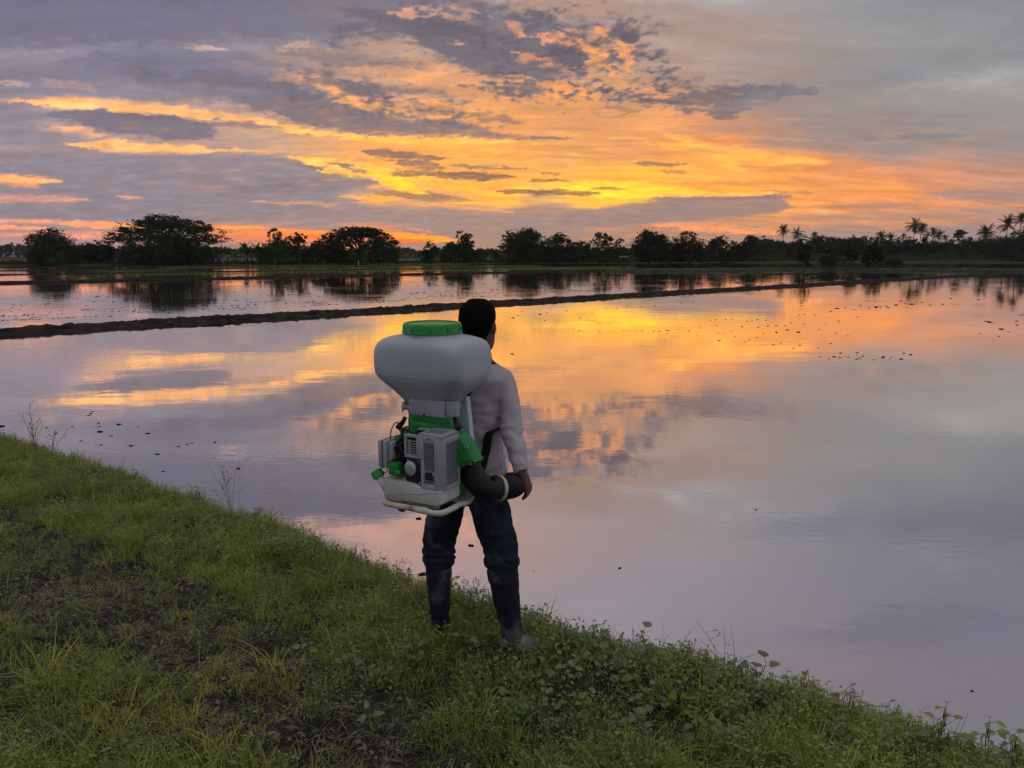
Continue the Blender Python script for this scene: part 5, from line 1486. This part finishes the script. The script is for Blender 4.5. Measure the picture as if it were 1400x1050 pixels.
S2 = source("dry_tufts", [tuft("dry_tuft", 16, .085, .06, .0030, .7, M_dry, 11, .5), tuft("dry_tuft", 12, .12, .06, .0030, .9, M_dry, 12, .6), tuft("dry_tuft", 18, .05, .06, .0028, .4, M_dry, 13, .7), tuft("dry_tuft", 14, .07, .05, .0032, .5, M_grass, 14, .4)])
scatter("dry_grass", "trampled grey-brown dry grass along the worn trail", gv, gf, dry, 720, S2, .55, 1.15, .3, 5, M_soil, hgt)
S3 = source("broad_leaves", [leafy("leaf_patch", 7, .11, .09, .052, .042, M_leaf, 21, 1), leafy("leaf_patch", 9, .14, .08, .040, .030, M_leaf, 22, 0), leafy("leaf_patch", 6, .09, .07, .060, .050, M_leaf, 23, 1), leafy("leaf_patch", 10, .17, .07, .036, .020, M_leaf, 24, 0)])
scatter("ground_cover", "low broad-leaved weeds matting the bank", gv, gf, leafm, 130, S3, .4, .85, .25, 7, M_soil, hgt)
S4 = source("creepers", [leafy("creeper", 16, .07, .07, .018, .012, M_creep, 31), leafy("creeper", 18, .10, .06, .016, .009, M_creep, 32), leafy("creeper", 12, .13, .04, .022, .010, M_creep, 33)])
scatter("creeping_weed", "fine small-leaved creeping weeds among the grass", gv, gf, creep, 520, S4, .5, 1.2, .3, 9, M_soil, hgt)

S6 = source("long_grass_clumps", [tuft("long_tuft", 7, .30, .05, .0050, .40, M_grass, 51, .15), tuft("long_tuft", 6, .24, .05, .0050, .62, M_grass, 52, .3), tuft("long_tuft", 5, .34, .04, .0046, .5, M_dry, 53, .4), tuft("long_tuft", 8, .20, .07, .0046, .8, M_grass, 54, .3)])
longd = np.clip(.25+1.1*nC+.5*nB+.35*edge-.3*trail, 0, 1.2)*(1-bare)*view*far_k*slope_cut
scatter("long_grass", "longer bent blades standing out of the short grass", gv, gf, longd, 55, S6, .45, 1.1, .3, 13, M_soil)
S7 = source("straw", [tuft("straw", 5, .16, .06, .0032, .35, M_dry, 61, 1.0), tuft("straw", 6, .11, .08, .0030, .5, M_dry, 62, .95), leafy("dead_leaf", 3, .02, .07, .040, .016, M_dry, 63, 0, .9)])
scatter("straw_litter", "dead straw and fallen leaves lying on the trail and the bare soil", gv, gf, np.clip(.2+.7*trail+1.0*bare, 0, 1.3)*view*slope_cut, 260, S7, .6, 1.2, .2, 15, M_soil)

# ---- rice seedlings in the far fields
def field(y0, y1, pxs, name_label, dn, seed):
    xs = []; V = []
    n = 70
    px = np.linspace(pxs[0], pxs[1], n)
    def at(yl):
        a = G(0, yl, 0); k = (px-CXP)/1072.0
        t = (k*a.y-a.x)/(1-k)
        return np.stack([a.x+t, a.y+t, np.full(n, .015)], -1)
    A = at(y0); B = at(y1); rows = 8
    V = np.concatenate([A+(B-A)*i/(rows-1) for i in range(rows)])
    i, j = np.meshgrid(np.arange(rows-1), np.arange(n-1), indexing='ij')
    f = np.stack([i*n+j, i*n+j+1, (i+1)*n+j+1, (i+1)*n+j], -1).reshape(-1, 4)
    d = np.clip(.75+.9*fbm(V[:, 0]*.05, V[:, 1]*.05, 4, seed), .0, 1.3)
    d *= sstep(pxs[0], pxs[0]+50, np.tile(px, rows))
    scatter("rice_seedlings", name_label, V, f, d, dn, S5, .7, 1.3, .15, seed, M_rice)
S5 = source("seedlings", [tuft("seedling", 7, .17, .14, .014, .18, M_rice, 41), tuft("seedling", 6, .13, .16, .014, .25, M_rice, 42)])
field(382.6, 377.2, (30, 850), "green strip of rice seedlings nearest of the far strips", 3.2, 61)
field(375.2, 371.2, (100, 740), "green strip of rice seedlings second of the far strips", 2.0, 63)
field(370.0, 367.2, (200, 640), "thin green strip of rice seedlings farthest back", 1.5, 65)

# ---- single weeds standing up at the edge of the bank
def on_bank(px, py, tries=40):
    """ground point of the bank under a frame point"""
    o = Vector((0, 0, H))
    for k in range(tries):                       # down the frame until the sight line meets the top of the bank
        d = ray(px, py+3*k); hit = False
        ts = np.arange(1.2, 16, .02)
        z, s = bank_h(d.x*ts, d.y*ts)
        i = np.nonzero(H+d.z*ts <= z)[0]
        if len(i) and s[i[0]] < .12:
            q = o+d*float(ts[i[0]]); break
    return Vector((q.x, q.y, float(bank_h(q.x, q.y)[0])))
def seed_weed(label, px, py, h, n, seed, heads=True, lean=0.0, cat="weed", group="dry seed weeds at the edge of the bank"):
    rs = random.Random(seed)
    b = on_bank(px, py)
    r = empty("seed_weed", b, rs.uniform(0, 6)); tag(r, label, cat, group)
    V = MB(); Hs = MB(); ks = max(1, b.length/5.5)
    for i in range(n):
        a = rs.uniform(0, 6.28); sp = rs.uniform(.10, .48)
        top = Vector((math.cos(a)*sp*h+lean*h, math.sin(a)*sp*h, h*rs.uniform(.6, 1)))
        mid = Vector((top.x*.35, top.y*.35, top.z*.55))
        pts = smooth_path([(0, 0, -.03), mid, top], 4)
        V.tube(pts, interp([.0016*ks, .0011*ks, .0006*ks], 4), 5)
        for q in range(rs.randint(2, 5)):
            u = rs.uniform(.45, .98); p = pts[int(u*(len(pts)-1))]
            e = p+Vector((rs.uniform(-.06, .06), rs.uniform(-.06, .06), rs.uniform(.01, .07)))*h*2.2
            V.tube([p, e], [.0008*ks, .0005*ks], 4)
            if heads: Hs.tube([e, e+(e-p).normalized()*.009, e+(e-p).normalized()*.018], [.0012*ks, .0026*ks, .0008*ks], 5)
    link("stem", V.mesh("stem", M_stalk, True), r)
    if heads: tag(link("seed_head", Hs.mesh("seed_head", M_seed, True), r), kind="stuff")
    me = None
    for i in range(5):
        Vv = []; Ff = []; a = rs.uniform(0, 6.28); zz = rs.uniform(.02, .35)*h
        leaf_shape(Vv, Ff, Vector((0, 0, zz)), Vector((math.cos(a), math.sin(a), .4)), Vector((0, 0, 1)), .07*rs.uniform(.7, 1.2), .016)
        mm = bpy.data.meshes.new("leaf"); mm.from_pydata([tuple(v) for v in Vv], [], Ff); mm.materials.append(M_creep)
        link("leaf", mm, r)
    return r
SW = [("tall branching dry weed with seed heads at the far left edge of the bank", 48, 606, .48, 7), ("thin dry weed just right of the tall one at the far left", 72, 614, .30, 4), ("tallest branching dry weed, by the bare patch on the left bank", 318, 684, .46, 6), ("short dark weed left of the branching one near the bare patch", 268, 672, .16, 4),
      ("fine dry weed with beaded heads, right of the branching one", 350, 696, .18, 6), ("cluster of beaded dry weeds on the bank left of the man", 430, 734, .17, 6), ("wispy grass stalk beside the cluster of beaded weeds", 505, 764, .20, 3), ("dark stalks close to the man's left boot", 548, 790, .20, 5),
      ("dense clump of seeding weeds between the man's legs", 646, 826, .22, 10), ("second seeding clump between the man's legs, nearer the right boot", 664, 832, .17, 7),
      ("thin stalk right of the man's right boot", 770, 850, .14, 3), ("pair of thin branching stalks over the water right of the man", 866, 868, .20, 3), ("dark upright stalk with a seed spike", 936, 888, .13, 2), ("leaning reddish dry stalk with side branches", 990, 898, .24, 3),
      ("thin bent twig near the yellow-green leaves", 1110, 938, .16, 3), ("faint dry stalk above the low right corner plants", 1275, 972, .24, 2)]
for i, (lab, px, py, h, n) in enumerate(SW):
    seed_weed(lab, px, py, h, n, 700+i, lean=.45 if "leaning" in lab or "bent" in lab else 0)
def leaf_plant(label, px, py, h, n, ln, w, seed, mat=None, kind=1, name="leafy_weed"):
    rs = random.Random(seed); b = on_bank(px, py)
    r = empty(name, b, 0); tag(r, label, "weed", "broad-leaved weeds along the edge of the bank")
    mb = MB()
    for i in range(n):
        u = (i+.6)/n; a = i*2.4+rs.uniform(-.4, .4)
        p = Vector((math.sin(i*1.3)*.02, math.cos(i*1.7)*.02, h*u))
        e = p+Vector((math.cos(a), math.sin(a), .35))*ln*.6
        mb.tube([(0, 0, -.02) if i == 0 else (p.x*.5, p.y*.5, p.z-.05), p, e], [.0018, .0015, .001], 5)
        V = []; F = []
        leaf_shape(V, F, e, Vector((math.cos(a), math.sin(a), rs.uniform(-.2, .5))), Vector((rs.uniform(-.3, .3), rs.uniform(-.6, 0), .8)), ln*rs.uniform(.75, 1.1), w*rs.uniform(.8, 1.1), kind)
        mm = bpy.data.meshes.new("leaf"); mm.from_pydata([tuple(v) for v in V], [], F); mm.materials.append(mat or M_leaf)
        link("leaf", mm, r)
    link("stem", mb.mesh("stem", M_stalk, True), r)
M_bright = leaf_mat("young_leaf", [(.1, (.10, .16, .02)), (.5, (.15, .22, .03)), (.9, (.19, .26, .05))], .4, .45, 1.5)
LP = [("plant with one round upright leaf at the water's edge right of the man", 882, 876, .16, 4, .055, .045, None), ("stem of round overlapping leaves standing out over the water", 1038, 908, .14, 7, .050, .046, None), ("bright yellow-green star-leaved weed near the edge", 1094, 950, .13, 8, .055, .026, M_bright),
      ("bright low weed left of the round-leaved stem", 940, 985, .09, 5, .045, .032, M_bright), ("pale green large leaves in the lower right corner", 1290, 1030, .08, 6, .06, .036, None), ("bushy weed on the lower right corner of the bank", 1345, 998, .20, 14, .045, .026, M_creep),
      ("second bushy weed left of the corner one", 1285, 976, .19, 13, .040, .022, M_creep), ("leafy sprig leaning over the corner of the bank", 1385, 1010, .16, 10, .045, .026, M_creep),
      ("grey-green weed with round leaves in the middle foreground", 480, 925, .10, 9, .038, .032, None), ("round-leaved weed left of the middle foreground one", 420, 905, .09, 8, .036, .030, None), ("large-leaved weed under the man's left boot", 640, 890, .08, 6, .040, .030, None),
      ("pair of pale leaves right of the muddy soil", 500, 990, .06, 3, .05, .024, None), ("leafy weed below the man's right shoe", 780, 930, .10, 9, .038, .026, None), ("dark leafy weed low in front, right of centre", 870, 1010, .10, 9, .042, .032, None),
      ("young bright weed at the edge past the man's shoe", 815, 872, .13, 8, .04, .022, M_creep), ("low bright weed between the edge stalks", 965, 905, .12, 8, .04, .022, M_creep), ("small upright weed by the star-leaved one", 1160, 955, .14, 9, .04, .02, M_creep)]
for i, (lab, px, py, h, n, ln, w, m) in enumerate(LP):
    leaf_plant(lab, px, py, h, n, ln, w, 800+i, m, 0 if m is M_creep else 1)

# ---- clods of mud standing out of the water
def clod_mesh(seed):
    bm = bmesh.new(); bmesh.ops.create_icosphere(bm, subdivisions=2, radius=1)
    rs = random.Random(seed); o = rs.uniform(0, 90)
    for v in bm.verts:
        n = float(fbm(np.array([v.co.x*1.3+o]), np.array([v.co.y*1.3+v.co.z*1.1]), 4, seed, .6)[0])
        v.co = v.co*(1+.75*n); v.co.z = v.co.z*.42+.05
    me = bpy.data.meshes.new("mud_clod"); bm.to_mesh(me); bm.free(); me.materials.append(M_clod)
    return me
M_clod = simple("dark_clod", (.012, .008, .006), (.030, .020, .015), scale=3, rough=.9, spec=.1, bmp=.05, bscale=8)
clods = [clod_mesh(s) for s in range(6)]
def clod(px, py, wpx, label, group, thick=1.0):
    p = G(px, py, 0); k = p.length/1072.0
    o = link("mud_clod", clods[rnd.randrange(6)], None, (p.x, p.y, .0))
    w = wpx*k*.31
    o.scale = (w, w*rnd.uniform(.6, 1.3), w*rnd.uniform(.5, 1.0)*thick)
    o.rotation_euler = (0, 0, rnd.uniform(0, 6.28))
    tag(o, label, "clod", group)
z28 = lambda L_: [(x/2.8, 560+y/2.8) for x, y in L_]
left = z28([(348,15),(178,70),(213,93),(277,66),(310,120),(378,52),(380,65),(383,85),(455,57),(427,100),(528,67),(565,92),(500,139),(387,135),(605,171),(683,142),(717,133),(735,128),(823,125),(912,226),(625,237),(340,22),(355,8)])
for i, (x, y) in enumerate(left):
    clod(x, y, (10 if i in (8, 11, 12, 14, 19, 7) else 6), "small dark mud clod scattered on the water beyond the left end of the bank", "mud clods off the left bank")
c7 = [(20,632),(65,636),(72,665),(120,663),(50,704),(118,698),(165,663),(175,685),(196,649),(232,697),(264,655),(15,725),(238,607),(265,605),(320,608),(432,574),(477,569),(520,580),(540,617),(555,560),(600,572),(635,567),(655,566),(690,562),(700,570),(740,556),(765,535),(785,547),(820,552),(872,543),(915,557),(980,552),(1020,523),(400,590),(440,640),(374,655),(340,682),(427,702),(490,716),(400,756),(140,752),(105,762),(190,747),(240,765),(208,780),(335,778),(1165,527)]
for i, (x, y) in enumerate(c7):
    clod(1030+x/3.784, 270+y/3.784, (8 if i in (15, 21, 25, 28, 5, 7, 9) else 4.6), "small dark mud clod in the long broken rows on the orange water at right", "mud clods in rows on the orange water")
for i, (x, y) in enumerate([(1220,645),(1200,640),(1240,648),(1280,681),(1270,718),(1170,702),(1320,695),(1365,660),(1380,612),(1395,607),(1362,640)]):
    clod(1030+x/3.784, 270+y/3.784, (8.5 if i in (0, 3) else 4.5), "dark mud clod in the sparse group near the right edge of the water", "mud clods near the right edge")
c6 = [(82,640),(110,628),(130,605),(225,621),(265,613),(253,655),(370,603),(445,640),(503,612),(575,592),(633,592),(690,577),(760,578),(835,577),(977,562),(1040,559),(403,703),(435,708),(545,711),(670,705),(697,705),(740,706),(770,708),(830,710),(862,711),(905,708),(900,725),(960,702),(1020,710),(1075,693),(1060,736),(1132,655),(1140,678),(1165,680),(1175,722),(1200,722),(1160,650),(1215,647),(1250,646),(1300,687),(1330,657),(1352,656),(1385,650),(1385,690),(1245,710),(1262,738),(1180,762),(1315,768),(1340,757),(1378,745)]
for i, (x, y) in enumerate(c6):
    clod(680+x/3.889, 270+y/3.889, (7 if i in (0, 3, 25, 46) else 4.2), "small dark mud clod strewn right of the man's head below the long dike", "mud clods strewn below the long dike")
r4 = random.Random(19)
for i in range(26):
    clod(1135+r4.gauss(45, 40), 488+r4.gauss(0, 3.2), r4.uniform(3.5, 7), "small dark mud clod in the lowest row on the orange water at right", "lowest row of mud clods at right")
for x, y, w, lab in ((572, 709, 14, "single dark mud clod on the water by the man's left thigh"), (644, 746, 13, "flat dark clod seen between the man's legs"), (1033, 697, 7, "tiny lone clod in the middle of the smooth water"), (847, 777, 8, "lone twiggy clod on the water right of the man's knee"), (700, 484, 8, "flat dark clod by the man's shoulder"), (577, 786, 20, "muddy stone at the water's edge by the man's left boot"), (2, 583, 12, "dark clod at the left edge of the view above the bank"), (1329, 945, 7, "half-sunk clod near the lower right corner"), (730, 781, 5, "tiny clod right of the man's right knee")):
    clod(x, y, w, lab, None)
# streaks of churned mud in the paddy behind the long dike
for i in range(95):
    u = r4.random(); x = r4.uniform(-20, 1050)
    y0 = 350+(463-350)*(1758-x)/1758-20*(1758-x)/1758; y1 = 350+(388-350)*(1758-x)/1758+3
    row = r4.choice((.12, .20, .30, .42, .55, .7))
    y = y0+(y1-y0)*row+r4.gauss(0, .8)
    clod(x, y, r4.uniform(3, 9)*(1-.5*row), "low streak of churned mud in the paddy behind the long dike", "streaks of churned mud behind the long dike", .25)

def churned():
    rs = np.random.RandomState(91); V = []; F = []
    base = np.array([(1,0,0),(.3,.9,0),(-.8,.6,0),(-.7,-.7,0),(.4,-.95,0),(0,0,.5)])
    fc = [(0,1,5),(1,2,5),(2,3,5),(3,4,5),(4,0,5)]
    n = 2600
    u = rs.rand(n); x = -60+1180*rs.rand(n)
    y0 = 350+113*(1758-x)/1758-22*(1758-x)/1758; y1 = 350+38*(1758-x)/1758+2
    row = rs.choice([.04, .10, .16, .24, .33, .45, .6], n, p=[.2, .2, .18, .14, .12, .09, .07])+.012*rs.randn(n)
    y = y0+(y1-y0)*np.clip(row, .01, .95)
    keep = fbm(x*.012, row*14, 3, 93) > -.05
    for xx, yy, k in zip(x, y, keep):
        if not k: continue
        p = G(xx, yy, 0); w = p.length/1072*rs.uniform(.5, 2.0)
        q = base*np.array([w, w*rs.uniform(.5, 1.2), w*.5])*(1+.35*rs.randn(6, 1))
        k0 = len(V); V += [tuple(v) for v in q+np.array([p.x, p.y, .0])]; F += [(a+k0, b+k0, c+k0) for a, b, c in fc]
    tag(link("churned_mud", mesh_np("churned_mud", V, F, M_clod)), "fine crumbs of churned mud breaking the water behind the long dike", "mud", kind="stuff")
churned()

# ============ haze ==============================================================
def haze():
    m = bpy.data.materials.new("haze_air"); m.use_nodes = True
    nt = m.node_tree
    nt.nodes.remove(nt.nodes["Principled BSDF"])
    pv = nt.nodes.new("ShaderNodeVolumePrincipled")
    pv.inputs["Color"].default_value = (.86, .84, .88, 1)
    pv.inputs["Density"].default_value = .00008
    pv.inputs["Anisotropy"].default_value = .3
    nt.links.new(pv.outputs[0], nt.nodes["Material Output"].inputs["Volume"])
    b = MB().box(-1500, 1500, -80, 1500, -1.7, 34)
    tag(link("haze", b.mesh("haze", m)), "thin evening haze over the fields", kind="stuff")
haze()
